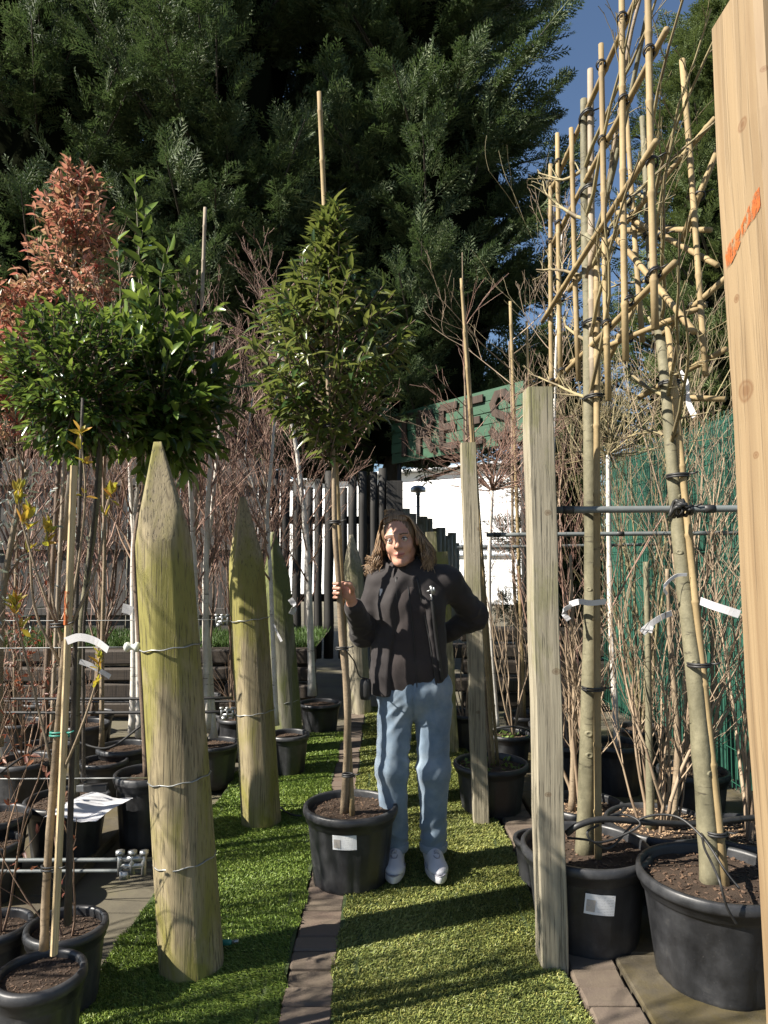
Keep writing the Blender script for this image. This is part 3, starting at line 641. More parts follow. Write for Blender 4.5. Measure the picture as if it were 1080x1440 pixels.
def cane(t, a, b, r, m=None, name='cane', sides=8, sag=0.0):
    a = np.asarray(a, float); b = np.asarray(b, float); L = np.linalg.norm(b - a); g = Geo(); us = [0.0]; rs = [1.0]; x = random.uniform(.1, .25)
    while x < L - .04:
        for dx, k in ((-.012, 1), (-.004, 1.16), (.003, 1.18), (.010, .98)): us.append((x + dx) / L); rs.append(k)
        x += random.uniform(.2, .3)
    us.append(1.0); rs.append(.96); us = np.array(us)[:, None]; side = unit(np.cross(b - a, (.3, .8, .2)))
    pts = a * (1 - us) + b * us + side * np.sin(us * 3.1 + 1) * .004 - np.array((0, 0, sag)) * np.sin(us * math.pi)
    tube(g, pts, np.array(rs) * r * (1.04 - .12 * us[:, 0]), sides); return obj(name, g, m or M['bamboo'], t)
def tie(t, c, r, ax=(0, 0, 1), m=None, name='tie', w=.004):
    """a strap wound round two stems at c"""
    ax = unit(np.asarray(ax, float)); a, b = frames(ax[None]); th = np.linspace(0, 2 * math.pi * 1.9, 26)[:, None]; rx, ry = (r, r) if not isinstance(r, tuple) else r
    ex = np.array((1., 0, 0)); ex = unit(ex - ax * np.dot(ex, ax)); ey = np.cross(ax, ex)
    pts = np.asarray(c) + ex * np.cos(th) * rx + ey * np.sin(th) * ry + ax * (th / 12 - .5) * .016
    g = Geo(); tube(g, pts, w, 6); tail = pts[-1]; tube(g, [tail, tail + ex * .015 - ey * .012, tail + ex * .03 - ey * .014 + ax * .006], w * .8, 5); return obj(name, g, m or M['rubber'], t)
def paper_tag(t, pts, w, m=None, name='tag'):
    """a strip of plastic label following pts, w wide (across z), with a little thickness"""
    pth = smooth_path(pts, 12); g = Geo(); tan = unit(np.gradient(pth, axis=0)); up = np.array((0, -.25, 1.)); side = unit(up - tan * (tan @ up)[:, None]) * w / 2
    nn = np.cross(tan, side / (w / 2)) * .0006
    v = np.concatenate((pth - side + nn, pth + side + nn, pth - side - nn, pth + side - nn)); i = np.arange(11)[:, None]
    f = np.concatenate((np.hstack((i, i + 1, i + 13, i + 12)), np.hstack((i + 25, i + 24, i + 36, i + 37)), np.hstack((i + 12, i + 13, i + 37, i + 36)), np.hstack((i + 1, i, i + 24, i + 25))))
    g.add(v, f); return obj(name, g, m or M['white'], t, False)

def crown(t, rng, shoots, lm, lmesh_args, L, per, n_obj, twm, asp=.42, droop=.3, newm=None, roll_up=.35):
    """leafy shoots: list of (p0, p1); the leaves seen best are single objects, the rest one mass"""
    pos, dr, ln, tip = [], [], [], []; segs = []
    for a, b in shoots:
        ax = b - a; mid = (a + b) / 2 + np.array((rng.gauss(0, .03), rng.gauss(0, .03), -.02)); segs += [(a, mid, .005, .0035), (mid, b, .0035, .002)]; k = per + rng.randint(-2, 2); axu = unit(ax)
        s1, s2 = frames(axu[None]); ph = rng.random() * 6.3
        for i in range(k):
            u = .12 + .88 * (i + .5) / k; ang = ph + i * 2.4; q = (a * (1 - u) ** 2 + 2 * mid * u * (1 - u) + b * u * u)
            side = s1[0] * math.cos(ang) + s2[0] * math.sin(ang)
            d = unit(side * (1.0 - .45 * u) + axu * (.35 + .6 * u) + np.array((0, 0, roll_up * rng.uniform(-.6, 1))))
            pos.append(q); dr.append(d); ln.append(L * rng.uniform(.7, 1.2) * (1 - .25 * u)); tip.append(u > .8)
    pos = np.array(pos); dr = np.array(dr); ln = np.array(ln); n = len(pos); roll = RNG.normal(0, .4, (n, 3))
    dist = np.linalg.norm(pos - np.array((0, 0, CAM_H)), axis=1) - .0 * ln; order = np.argsort(dist - .5 * ln / L * .2 + RNG.random(n) * .12); single = order[:n_obj]; rest = np.setdiff1d(order, single)
    tip = np.array(tip); mats = [lm, newm or lm]; org = org_of(t)
    g = Geo()
    for w in (0, 1):
        k = rest[tip[rest] == bool(w)]
        if len(k): leaves(g, pos[k], dr[k], ln[k], asp, droop, 1, w, roll[k])
    if g.n: o = obj('foliage', g, mats, t); o['kind'] = 'stuff'
    meshes = [leaf_mesh('leaf', m, asp, droop * f) for m in mats for f in (.8, 1.3)]
    for k in single:
        d = unit(dr[k]); s, nn = leaf_axes(d, roll[k]); Mx = Matrix(((s[0] * ln[k], d[0] * ln[k], nn[0] * ln[k], pos[k][0] - org[0]), (s[1] * ln[k], d[1] * ln[k], nn[1] * ln[k], pos[k][1] - org[1]), (s[2] * ln[k], d[2] * ln[k], nn[2] * ln[k], pos[k][2] - org[2]), (0, 0, 0, 1)))
        piece('leaf', meshes[2 * int(tip[k]) + k % 2], t, Mx)
    twigs(segs, twm, t, 'branches', 4)
def shoots_in(rng, n, shape, trunk_pts, Ls):
    """shape(u, a) -> tip point on the crown surface; starts lie inside, toward the stem"""
    out = []
    for k in range(n):
        tip, inner = shape(rng); d = tip - inner; L = np.linalg.norm(d); l = min(L * .95, rng.uniform(*Ls)); out.append((tip - d / L * l, tip))
    return out
# ================================================================== the held tree (centre)
rg = random.Random(21)
HT = np.array((*G(490, 1268)[:2], 0)); HT[1] += .17
t = thing('potted_laurel', 'staked Portugal laurel with pointed leafy crown in a stickered black pot, held by the woman', 'potted tree', HT)
zs = make_pot(t, HT, .212, .35, rb=.163, ribs=12, sticker=(-1.66, .25, .105, .062, .02), fill=.9)
tb = P(484, 1142, HT[1] - .02); sb = P(497, 1140, HT[1] - .05); tb[2] = zs - .03; sb[2] = zs - .03
HANDT = P(477, 832, 3.13); HANDS = P(487, 832, 3.105)
tr, pth = trunk(t, [tb, P(489, 1000, 3.14), P(481, 900, 3.13), HANDT, P(471, 745, 3.13), P(469, 650, 3.14), P(462, 560, 3.16), P(457, 420, 3.18), P(452, 300, 3.2)], .017, .006, M['b_tan'], n=44, knob=.04)
cane(t, sb, P(448, 130, 3.16), .0125, M['bamboo'], 'stake', 10)
for px, py in ((490, 1090), (481, 912), (471, 735), (463, 600)): tie(t, P(px, py, 3.115), (.026, .022))
def shp(rng):
    a = rng.uniform(0, 2 * math.pi); u = rng.random(); z = 2.07 + 1.03 * u
    prof = np.interp(u, [0, .1, .3, .5, .62, .73, 1], [.13, .30, .37, .33, .2, .10, .035]) * rng.uniform(.75, 1.12)
    cx = P(463, 520, 3.16)[0] - .02 * u; return np.array((cx + .015 + prof * math.cos(a), 3.16 + prof * .8 * math.sin(a), z + rng.uniform(-.05, .05))), np.array((cx, 3.16, z - .22))
crown(t, rg, shoots_in(rg, 205, shp, None, (.16, .34)), M['portugal'], None, .09, 11, 285, M['b_brown'], .3, .6)

# ================================================================== left leafy standards and the red photinia
def potted(name, label, cat, px, py, d, r, h, group=None, **kw):
    """px, py: pot rim centre in the photo; d: distance"""
    p = P(px, py, d); loc = np.array((p[0], d, 0)); t = thing(name, label, cat, loc, group); zs = make_pot(t, loc, r, h, **kw); return t, loc, zs
# pot with sheet of paper: green laurel standard
t, c, zs = potted('potted_laurel', 'bushy bright green laurel standard whose black pot carries a white paper sheet', 'potted tree', 95, 1118, 3.6, .2, .28, fill=.9)
trunk(t, [(c[0] + .04, c[1], zs - .02), P(107, 1000, 3.58), P(113, 900, 3.56), P(124, 800, 3.5), P(138, 690, 3.45), P(140, 600, 3.42)], .02, .012, M['b_olive'])
trunk(t, [P(118, 1098, 3.56), P(118, 880, 3.54), P(134, 700, 3.42), P(142, 560, 3.4)], .008, .008, M['b_dark'], 'stake', 10, 8, 0)
def shp(rng):
    a = rng.uniform(0, 2 * math.pi); u = rng.random(); ph = math.acos(1 - 2 * u); k = rng.uniform(.8, 1.1)
    C = P(112, 532, 3.42); return C + np.array((.345 * math.sin(ph) * math.cos(a), .34 * math.sin(ph) * math.sin(a), .42 * math.cos(ph))) * k, C - np.array((0, 0, .12))
crown(t, rg, shoots_in(rg, 270, shp, None, (.14, .3)), M['portugal_l'], None, .066, 12, 270, M['b_brown'], .42, .3, M['laurel_new'])
# cherry laurel standard with big leaves
t, c, zs = potted('potted_laurel', 'dark cherry laurel standard with large glossy leaves above the front log post', 'potted tree', 207, 1092, 3.75, .165, .36)
trunk(t, [(c[0], c[1], zs - .02), P(196, 900, 3.75), P(190, 760, 3.75), P(215, 640, 3.75), P(228, 560, 3.75)], .016, .010, M['b_brown'])
def shp(rng):
    a = rng.uniform(0, 2 * math.pi); u = rng.random(); ph = math.acos(1 - 2 * u); k = rng.uniform(.75, 1.12)
    C = P(235, 535, 3.75); q = np.array((.40 * math.sin(ph) * math.cos(a), .36 * math.sin(ph) * math.sin(a), .50 * math.cos(ph))) * k
    if q[2] > 0: q[:2] *= .85; q[0] -= .18 * q[2]
    return C + q, C + np.array((-.04, 0, -.2))
sh = shoots_in(rg, 150, shp, None, (.2, .4))
sh += [(P(196, 420, 3.7), P(190, 252, 3.7)), (P(200, 400, 3.68), P(205, 300, 3.66)), (P(170, 440, 3.66), P(165, 335, 3.6)), (P(225, 430, 3.66), P(238, 345, 3.6))]
crown(t, rg, sh, M['laurel'], None, .125, 10, 290, M['b_olive'], .4, .25, M['laurel_new'])
# photinia
t, c, zs = potted('potted_photinia', 'tall photinia standard with red and salmon leaves behind the green laurel', 'potted tree', 60, 1078, 4.6, .17, .28)
trunk(t, [(c[0], c[1], zs), P(68, 900, 4.6), P(80, 700, 4.6), P(92, 500, 4.6), P(105, 330, 4.6)], .02, .008, M['b_brown'])
cane(t, (c[0] + .05, c[1], zs), P(109, 265, 4.55), .013, M['bamboo_old'], 'stake')
def shp(rng):
    a = rng.uniform(0, 2 * math.pi); u = rng.random(); C = P(104, 420 - 190 * u, 4.6); w = np.interp(u, [0, .3, .6, .85, 1], [.42, .36, .30, .2, .07]) * rng.uniform(.6, 1.1)
    if rng.random() < .48: C = P(12, 590 - 210 * u, 4.5); w = .26 * rng.uniform(.5, 1.1)
    return C + np.array((w * math.cos(a), w * .8 * math.sin(a), rng.uniform(-.05, .05))), C - np.array((0, 0, .25))
crown(t, rg, shoots_in(rg, 270, shp, None, (.16, .32)), M['photinia'], None, .078, 11, 220, M['b_brown'], .36, .35)

# ================================================================== front left: staked shrub and the small pots
FA = P(57, 1350, 2.06)
t = thing('potted_shrub', 'budding shrub tied to a split timber stake in a black pot, white tag', 'potted shrub', (FA[0], 2.06, 0))
zs = make_pot(t, (FA[0], 2.06), .122, .31, fill=.93)
trunk(t, [P(62, 1335, 2.05), P(66, 1230, 2.05), P(80, 1040, 2.05), P(88, 940, 2.05), P(92, 890, 2.05)], .012, .007, M['b_tan'])
g = Geo(); a, b = P(76, 1342, 2.03), P(104, 655, 2.03); pth = smooth_path([a, (a * .55 + b * .45) + np.array((.003, 0, 0)), b], 14); tube(g, pth, .0135, 8, flat=.7); obj('stake', g, wood('split_stake', (.55, .43, .25), (.35, .25, .13), None, 0, True), t, False)
g = Geo(); q0, q1 = a + (b - a) * .665, a + (b - a) * .735; tube(g, smooth_path([q0, q1], 4) + np.array((0, -.0015, 0)), .0138, 8, flat=.7, cap=False); obj('paint_mark', g, M['orange'], t, False)
cane(t, P(93, 760, 2.09), P(97, 668, 2.09), .008, M['bamboo_old'], 'upper_cane')
trunk(t, [P(95, 1300, 2.08), P(103, 1000, 2.08), P(112, 700, 2.08), P(116, 560, 2.08)], .009, .004, M['b_dark'], 'branch', 14, 7, .03)
for (x0, y0, pts) in ((92, 905, [(60, 830), (30, 730), (26, 690)]), (95, 890, [(135, 800), (150, 720), (156, 690)]), (88, 940, [(50, 860), (42, 770), (38, 720)]), (96, 880, [(112, 780), (120, 690), (113, 610)]), (74, 1080, [(45, 960), (26, 880), (22, 850)]), (82, 1100, [(112, 1030), (135, 960), (139, 925)]), (90, 920, [(72, 830), (68, 760), (66, 745)])):
    dd = 2.05 + rg.uniform(-.08, .05); pp = [P(x0, y0, 2.05)] + [P(x, y, dd) for x, y in pts]; trunk(t, pp, .0045, .002, M['b_tan'], 'branch', 12, 6, .03)
    pl = smooth_path(pp, 12); g = Geo()
    for k in (7, 9, 10, 11):
        n = 7 if k > 10 else 4; ps = np.repeat(pl[k][None], n, 0) + RNG.normal(0, .004, (n, 3)); leaves(g, ps, unit(RNG.normal(0, .55, (n, 3)) + np.array((0, 0, 1.))), RNG.uniform(.018, .045, n), .38, .1)
    obj('buds', g, M['bud'], t)['kind'] = 'stuff'
for py in (1220, 1032, 880): tie(t, P(84 if py < 1100 else 72, py, 2.04), (.026, .02), m=M['teal'] if py == 1032 else None, w=.003)
paper_tag(t, [P(92, 902, 2.02), P(112, 896, 2.0), P(135, 902, 1.99), P(152, 914, 1.98)], .022)
t, c, zs = potted('potted_shrub', 'small maroon leaved shrub in the black pot just behind the front one', 'potted shrub', 94, 1292, 2.4, .128, .27)
def bare_shrub(t, c, zs, n, H, m, seed, spread=.5, lev=2, kids=(5, 4), r=.006, leafmat=None, leafn=0, base=.04, up=.35, wob=.10, ll=(.02, .04)):
    rg = random.Random(seed); segs = []; ends = []
    for k in range(n):
        a = rg.uniform(0, 6.3); o = np.array((math.cos(a) * base * rg.random(), math.sin(a) * base * rg.random(), 0)); d = np.array((math.cos(a) * spread * rg.random(), math.sin(a) * spread * rg.random(), 1))
        grow(segs, rg, (c[0] + o[0], c[1] + o[1], zs - .01), d, H * rg.uniform(.65, 1.05), r * rg.uniform(.7, 1.2), lev, kids, .55, up, wob, .5, 7, .35, .2, ends)
    twigs(segs, m, t, 'twigs')
    if leafmat:
        pk = [segs[i] for i in RNG.integers(0, len(segs), leafn)]; ps = np.array([s[1] for s in pk]); dd = unit(np.array([unit(s[1] - s[0]) for s in pk]) + RNG.normal(0, .7, (len(pk), 3)))
        g = Geo(); leaves(g, ps, dd, RNG.uniform(*ll, len(pk)), .42, .2); obj('foliage', g, leafmat, t)['kind'] = 'stuff'
    return ends
bare_shrub(t, c, zs, 3, .55, M['t_brown'], 5, .5, 1, (4,), .005, M['maroon'], 26)
t, c, zs = potted('potted_shrub', 'small black pot with a cut back maroon shrub at the row end', 'potted shrub', -6, 1300, 2.42, .115, .26)
bare_shrub(t, c, zs, 4, .8, M['t_brown'], 6, .6, 1, (4,), .005, M['maroon'], 40)
t, c, zs = potted('potted_shrub', 'low black pot of bronze leaved shrub beside the paper covered pot', 'potted shrub', -12, 1125, 3.1, .13, .26)
bare_shrub(t, c, zs, 5, 1.0, M['t_brown'], 16, .7, 2, (4, 3), .005, M['maroon'], 120)

# ================================================================== left middle: birches and other bare trees
def bare_tree(t, base, pts, r0, r1, m, tm, seed, nb, L, lev=2, kids=(5, 4), up=.4, spread=.6, lo=.35, wob=.13, ratio=.5, rb=.007, stake=None):
    rg = random.Random(seed); _, pth = trunk(t, [base] + pts, r0, r1, m, n=30, knob=.03); segs = []
    for k in range(nb):
        u = lo + (1 - lo) * (k + rg.random()) / nb; x = u * 29; i = min(28, int(x)); q = pth[i] * (1 - x + i) + pth[i + 1] * (x - i); a = rg.uniform(0, 6.3); ax = unit(pth[i + 1] - pth[i])
        d = unit(np.array((math.cos(a), math.sin(a), 0)) * spread + ax * .7 + np.array((0, 0, up * .5)))
        grow(segs, rg, q, d, L * rg.uniform(.6, 1.2) * (1.2 - .6 * u), rb * (1.15 - .5 * u), lev, kids, .6, up, wob, ratio, 6, .35, .2)
    twigs(segs, tm, t, 'twigs'); return pth
BG = 'white stemmed birches in black pots'
t, c, zs = potted('potted_birch', 'multi stemmed white birch in a black pot between the two front log posts', 'potted tree', 300, 1046, 4.7, .17, .27)
for k, (b0, pts) in enumerate((((280, 1035), [(276, 880), (272, 760), (266, 640), (262, 520)]), ((292, 1030), [(289, 860), (292, 720), (297, 620), (300, 480)]), ((300, 1038), [(294, 930), (288, 820), (300, 700), (312, 560)]))):
    bare_tree(t, P(*b0, 4.7), [P(x, y, 4.7 + .05 * (k - 1)) for x, y in pts], .025, .009, M['b_birch'], M['t_red'], 31 + k, 12, .8, 2, (5, 3))
t, c, zs = potted('potted_birch', 'single white birch in the shaded black pot beside the sleeper wall', 'potted tree', 450, 985, 6.1, .18, .25)
bare_tree(t, P(439, 978, 6.1), [P(436, 880, 6.1), P(432, 770, 6.1), P(424, 690, 6.1), P(415, 620, 6.1), P(400, 540, 6.1), P(392, 430, 6.1)], .032, .009, M['b_birch'], M['t_red'], 41, 26, 1.15, 2, (6, 4), .25, .8, .2)
t, c, zs = potted('potted_birch', 'pale multi branched birch with a bent paper tag in front of the grey log post', 'potted tree', 406, 1024, 4.9, .14, .28)
bare_tree(t, P(389, 1020, 4.85), [P(384, 900, 4.85), P(380, 800, 4.85), P(376, 720, 4.85), P(384, 620, 4.85), P(392, 500, 4.85), P(396, 400, 4.85)], .017, .007, M['b_birch'], M['t_red'], 43, 22, .8, 2, (5, 4), .3, .8, .3)
bare_tree(t, P(378, 745, 4.85), [P(366, 715, 4.85), P(352, 670, 4.85), P(345, 640, 4.85), P(355, 560, 4.85)], .009, .005, M['b_birch'], M['t_red'], 44, 6, .5, 1, (4,))
paper_tag(t, [P(385, 878, 4.8), P(390, 890, 4.78), P(396, 902, 4.78)], .02)
g = Geo(); pts = P(412, 850, 4.7)
t, c, zs = potted('potted_birch', 'slim paired birch stems in a black pot left of the front log post', 'potted tree', 175, 1046, 4.5, .165, .3)
for k, (b0, pts) in enumerate((((196, 1036), [(194, 900), (190, 780), (184, 690), (180, 560), (176, 420)]), ((186, 1030), [(188, 920), (187, 800), (192, 700), (205, 600), (215, 470)]))):
    bare_tree(t, P(*b0, 4.5), [P(x, y, 4.5) for x, y in pts], .022, .008, M['b_birch'], M['t_brown'], 47 + k, 12, .8, 2, (4, 3))
t, c, zs = potted('potted_tree', 'slim bare tree with pinkish stem in a pot near the paper covered pot', 'potted tree', 146, 1062, 4.3, .14, .27)
bare_tree(t, P(143, 1050, 4.3), [P(144, 900, 4.3), P(147, 780, 4.3), P(146, 680, 4.3), P(152, 560, 4.3), P(160, 440, 4.3)], .014, .006, M['b_tan'], M['t_red'], 49, 12, .8, 2, (4, 3))
t, c, zs = potted('potted_olive', 'silver leaved young olive tied at the row end behind the budding shrub', 'potted tree', -8, 1070, 3.3, .16, .3)
pth = bare_tree(t, P(-2, 1050, 3.3), [P(2, 860, 3.3), P(20, 740, 3.3), P(38, 660, 3.3)], .018, .010, M['b_tan'], M['t_brown'], 52, 9, .5, 1, (4,))
n = 240; k = RNG.integers(8, 30, n); g = Geo(); leaves(g, pth[k] + RNG.normal(0, .09, (n, 3)), unit(RNG.normal(0, 1, (n, 3))), RNG.uniform(.03, .055, n), .24, .1); obj('foliage', g, M['silver'], t)['kind'] = 'stuff'
t, c, zs = potted('potted_shrub', 'bronze red leafed shrub in a black pot behind the silver leaved olive', 'potted shrub', 35, 1050, 4.2, .17, .3)
bare_shrub(t, c, zs, 9, .95, M['t_brown'], 17, .8, 2, (4, 3), .005, M['maroon'], 420)
# the twiggy back rows
rows = [('tall hornbeam whips behind the photinia', 30, 1010, 5.3, 2.9, 60), ('red twigged bare tree beneath the cherry laurel crown', 235, 1000, 5.5, 2.7, 61), ('dense upright bare tree between the two laurel crowns', 330, 1000, 5.6, 3.0, 62),
        ('fine twigged bare tree behind the pinkish stemmed one', 130, 1012, 5.6, 2.8, 63), ('slender bare tree beside the grey log post', 372, 990, 6.2, 2.9, 64), ('thin bare tree in front of the grey board fence', 75, 1000, 6.1, 2.9, 65), ('upright bare tree at the end of the board fence', 285, 985, 6.3, 3.1, 66)]
for lab, px, py, d, H, seed in rows:
    t, c, zs = potted('potted_hornbeam', lab + ', in a black pot', 'potted tree', px, py, d, .16, .27); rgx = random.Random(seed)
    for k in range(4):
        b0 = np.array((c[0] + rgx.uniform(-.06, .06), d + rgx.uniform(-.05, .05), zs - .02)); dx, dy = rgx.uniform(-.35, .35), rgx.uniform(-.3, .3)
        bare_tree(t, b0, [b0 + np.array((dx * .3 + rgx.gauss(0, .03), dy * .3, H * .35)), b0 + np.array((dx * .6 + rgx.gauss(0, .05), dy * .6, H * .65)), b0 + np.array((dx + rgx.gauss(0, .06), dy, H * rgx.uniform(.85, 1.05)))], .012, .003, M['b_tan'] if k % 2 else M['b_brown'], M['t_red'], seed * 7 + k, 13, .75, 2, (4, 4), .7, .5, .15)
# a greyed stake and loose laurel sprig in that row
t, c, zs = potted('potted_magnolia', 'thin evergreen tied to a tall greyed cane between laurel and birch', 'potted tree', 262, 1004, 4.95, .13, .28)
cane(t, (c[0] + .02, c[1], zs), P(288, 292, 4.9), .014, M['bamboo_old'], 'stake'); trunk(t, [(c[0], c[1], zs), P(266, 760, 4.95), P(272, 500, 4.95), P(278, 380, 4.95)], .012, .006, M['b_brown'])
sh = [(P(272, 430, 4.9), P(262, 370, 4.85)), (P(275, 470, 4.9), P(310, 430, 4.8)), (P(275, 470, 4.9), P(330, 470, 4.8)), (P(270, 480, 4.9), P(240, 440, 4.85))]
crown(t, rg, sh, M['laurel'], None, .13, 8, 30, M['b_olive'], .42, .25, M['laurel_new'])
# further empty-looking black pots of the left block
for lab, px, py, d, r in (('black pot with a cut stump in front of the sleeper wall', 120, 1008, 5.2, .17), ('black pot of bare soil below the wires', 225, 1020, 5.0, .16), ('black pot at the foot of the sleeper wall', 60, 990, 6.0, .18), ('shaded black pot by the birch roots', 335, 1010, 5.4, .15)):
    t, c, zs = potted('plant_pot', lab, 'pot', px, py, d, r, .28); bare_shrub(t, c, zs, 4, .5, M['t_brown'], int(px), .5, 1, (4,), .004)

# ================================================================== right: pleached trees on cane frames
RP1 = np.array((P(823, 1185, 2.83)[0], 2.83, 0)); RP2 = np.array((P(1006, 1212, 2.55)[0], 2.55, 0))
t = thing('pleached_tree', 'straight stemmed pleached tree on a cane frame in the pot with a white sticker', 'potted tree', RP1)
zs = make_pot(t, RP1, .245, .355, ribs=9, sticker=(-1.62, .225, .108, .074, -.08), fill=.9)
T1 = [P(822, 1188, 2.83), P(828, 1000, 2.82), P(832, 800, 2.82), P(829, 600, 2.82), P(828, 450, 2.82), P(824, 330, 2.82), P(822, 230, 2.82), P(821, 140, 2.82)]; T1[0][2] = zs - .03
_, pt_ = trunk(t, T1, .034, .014, M['b_olive'], n=50, sides=14, knob=.035); scars(t, pt_, .034, .014, 16, M['b_olive'], 5)
q = P(842, 1188, 2.77); q[2] = zs - .03; cane(t, q, P(838, 330, 2.77), .0135, name='stake', sides=10); cane(t, P(836, 560, 2.78), P(829, 98, 2.80), .014, M['bamboo_old'], 'stake', 10)
for px, py, rx in ((834, 968, .04), (835, 720, .036), (834, 560, .034), (832, 455, .033), (826, 270, .026), (824, 165, .024)): tie(t, P(px, py, 2.797), (rx, .052), w=.004)
X1 = .805
def F1(Y, z): return np.array((X1, Y, z))
for Y, za, zb in ((3.36, 2.22, 3.38), (3.17, 2.24, 3.42), (2.94, 2.2, 3.3), (2.52, 2.02, 3.36), (2.29, 2.1, 3.5), (2.06, 2.13, 3.5)): cane(t, F1(Y, za) + (rg.uniform(-.01, .02), 0, 0), F1(Y, zb) + (rg.uniform(-.01, .01), 0, 0), .0115)
for za, zb, x in ((2.30, 2.30, .025), (2.62, 2.66, -.02), (2.98, 3.0, .02), (3.26, 3.3, .025)):
    cane(t, np.array((X1 + x, 3.44, za)), np.array((X1 + x, 1.98, zb)), .0115)
for Y in (3.36, 3.17, 2.52, 2.29, 2.06):
    for z in (2.30, 2.64, 2.99, 3.28): tie(t, F1(Y, z), .017, (0, .5, .8), w=.003)
def espalier(t, stem, ylo, yhi, X, zl, seed, m, sx=0.0):
    rg = random.Random(seed); segs = []
    for z in zl:
        for sgn in (-1, 1):
            i = np.argmin([abs(s[2] - z + .1) for s in stem]); p = np.array(stem[i]); 
            L = (yhi - p[1]) * .8 if sgn > 0 else (p[1] - ylo); grow(segs, rg, p, (sx * sgn, sgn * .9, .4), L, .009, 2, (6, 3), .55, .12, .10, .28, 7, .3, .15)
    twigs(segs, m, t, 'twigs', 4)
espalier(t, smooth_path(T1, 40), 2.0, 3.45, X1, (2.2, 2.45, 2.7, 2.95, 3.15), 71, M['t_olive'])
trunk(t, [T1[5], P(838, 330, 2.7), P(872, 200, 2.5), P(910, 20, 2.3), P(925, -60, 2.2)], .012, .007, M['b_olive'], 'limb', 16, 8)
trunk(t, [P(826, 390, 2.81), P(848, 300, 2.66), P(868, 180, 2.55), P(885, 60, 2.45), P(905, -20, 2.4)], .011, .006, M['b_tan'], 'limb', 16, 8)
paper_tag(t, [P(801, 850, 2.8), P(815, 846, 2.75), P(830, 848, 2.74), P(852, 846, 2.76)], .022); paper_tag(t, [P(803, 852, 2.79), P(792, 860, 2.76), P(800, 872, 2.76)], .02)

t = thing('pleached_tree', 'leaning pleached tree with a thick cane in the large dusty black pot', 'potted tree', RP2)
zs = make_pot(t, RP2, .262, .372, rb=.2, ribs=8, fill=.9)
T2 = [P(1001, 1214, 2.55), P(990, 1100, 2.56), P(978, 960, 2.58), P(962, 820, 2.62), P(948, 680, 2.66), P(937, 540, 2.72), P(925, 440, 2.8), P(914, 340, 2.9), P(908, 240, 3.0), P(903, 165, 3.05)]; T2[0][2] = zs - .03
_, pt_ = trunk(t, T2, .037, .012, M['b_olive'], n=50, sides=14, knob=.035); scars(t, pt_, .037, .012, 18, M['b_olive'], 6)
q = P(1022, 1213, 2.51); q[2] = zs - .03; cane(t, q, P(938, 460, 2.66), .0135, name='stake', sides=10); cane(t, P(922, 470, 2.8), P(913, 155, 3.0), .012, M['bamboo_old'], 'stake')
for px, py, d in ((983, 935, 2.56), (958, 715, 2.64), (953, 670, 2.64), (941, 540, 2.7), (1006, 1170, 2.54), (918, 330, 2.9)): tie(t, P(px, py, d), (.037, .042), w=.0045)
cn = [((958, 85, 2.75), (994, 528, 2.45)), ((868, 338, 2.95), (978, 466, 2.2)), ((800, 512, 3.2), (992, 428, 2.5)), ((868, 300, 3.1), (1010, 372, 2.5)), ((880, 325, 3.1), (1000, 322, 2.6)), ((960, 340, 2.7), (1010, 205, 2.5)), ((800, 410, 3.3), (1005, 165, 2.6)), ((935, 470, 2.75), (1020, 390, 2.4)), ((900, 560, 3.0), (1020, 490, 2.4)), ((905, 480, 2.9), (880, 160, 3.15)), ((940, 560, 2.7), (1020, 560, 2.55)), ((855, 510, 3.2), (905, 405, 3.0))]
for a, b_ in cn: cane(t, P(*a), P(*b_), .012)
for a, b_ in cn[1:8]: tie(t, (P(*a) + P(*b_)) / 2, .018, (.3, .5, .8), w=.003)
espalier(t, smooth_path(T2, 40), 1.9, 3.5, 1.15, (2.0, 2.2, 2.45, 2.7, 2.95, 3.1), 73, M['t_olive'], .15)
paper_tag(t, [P(956, 523, 2.6), P(966, 540, 2.58), P(968, 565, 2.58), P(977, 586, 2.57)], .022)
paper_tag(t, [P(985, 845, 2.5), P(1003, 852, 2.46), P(1022, 858, 2.44), P(1040, 864, 2.43)], .028); paper_tag(t, [P(938, 836, 2.6), P(934, 825, 2.58), P(950, 810, 2.58), P(966, 808, 2.58)], .012)

# shrubs in pots at the right
t, c, zs = potted('potted_shrub', 'bare many stemmed shrub in the pot behind the stickered one', 'potted shrub', 822, 1128, 3.4, .185, .32, pale=True)
bare_shrub(t, c, zs, 8, 1.15, M['t_pale'], 81, .3, 2, (6, 3), .010, base=.05); trunk(t, [(c[0] - .06, c[1], zs), P(808, 1000, 3.4), P(806, 900, 3.4), P(802, 780, 3.4)], .016, .007, M['b_tan'])
t, c, zs = potted('potted_shrub', 'pale knobbly bare shrub over wood chips between the two pleached trees', 'potted shrub', 928, 1160, 3.15, .23, .33, pale=True, fill=.94)
bare_shrub(t, c, zs, 12, .95, M['t_pale'], 83, .55, 2, (7, 4), .008, base=.1); trunk(t, [P(915, 1165, 3.1), P(912, 1000, 3.1), P(911, 900, 3.1), P(908, 790, 3.1)], .017, .011, M['b_olive'])
trunk(t, [P(946, 1160, 3.1), P(953, 1060, 3.1), P(949, 980, 3.1), P(942, 900, 3.1), P(938, 800, 3.1)], .016, .008, M['b_tan'], 'trunk'); paper_tag(t, [P(903, 888, 3.05), P(915, 878, 3.03), P(930, 868, 3.02), P(945, 862, 3.02)], .025)
paper_tag(t, [P(903, 890, 3.05), P(910, 884, 3.04), P(918, 886, 3.03)], .03)
t, c, zs = potted('potted_shrub', 'tan twiggy shrub in the black pot against the fresh pine post', 'potted shrub', 1050, 1165, 3.1, .2, .31, pale=True)
bare_shrub(t, c, zs, 9, 1.5, M['t_pale'], 85, .35, 2, (6, 4), .008)
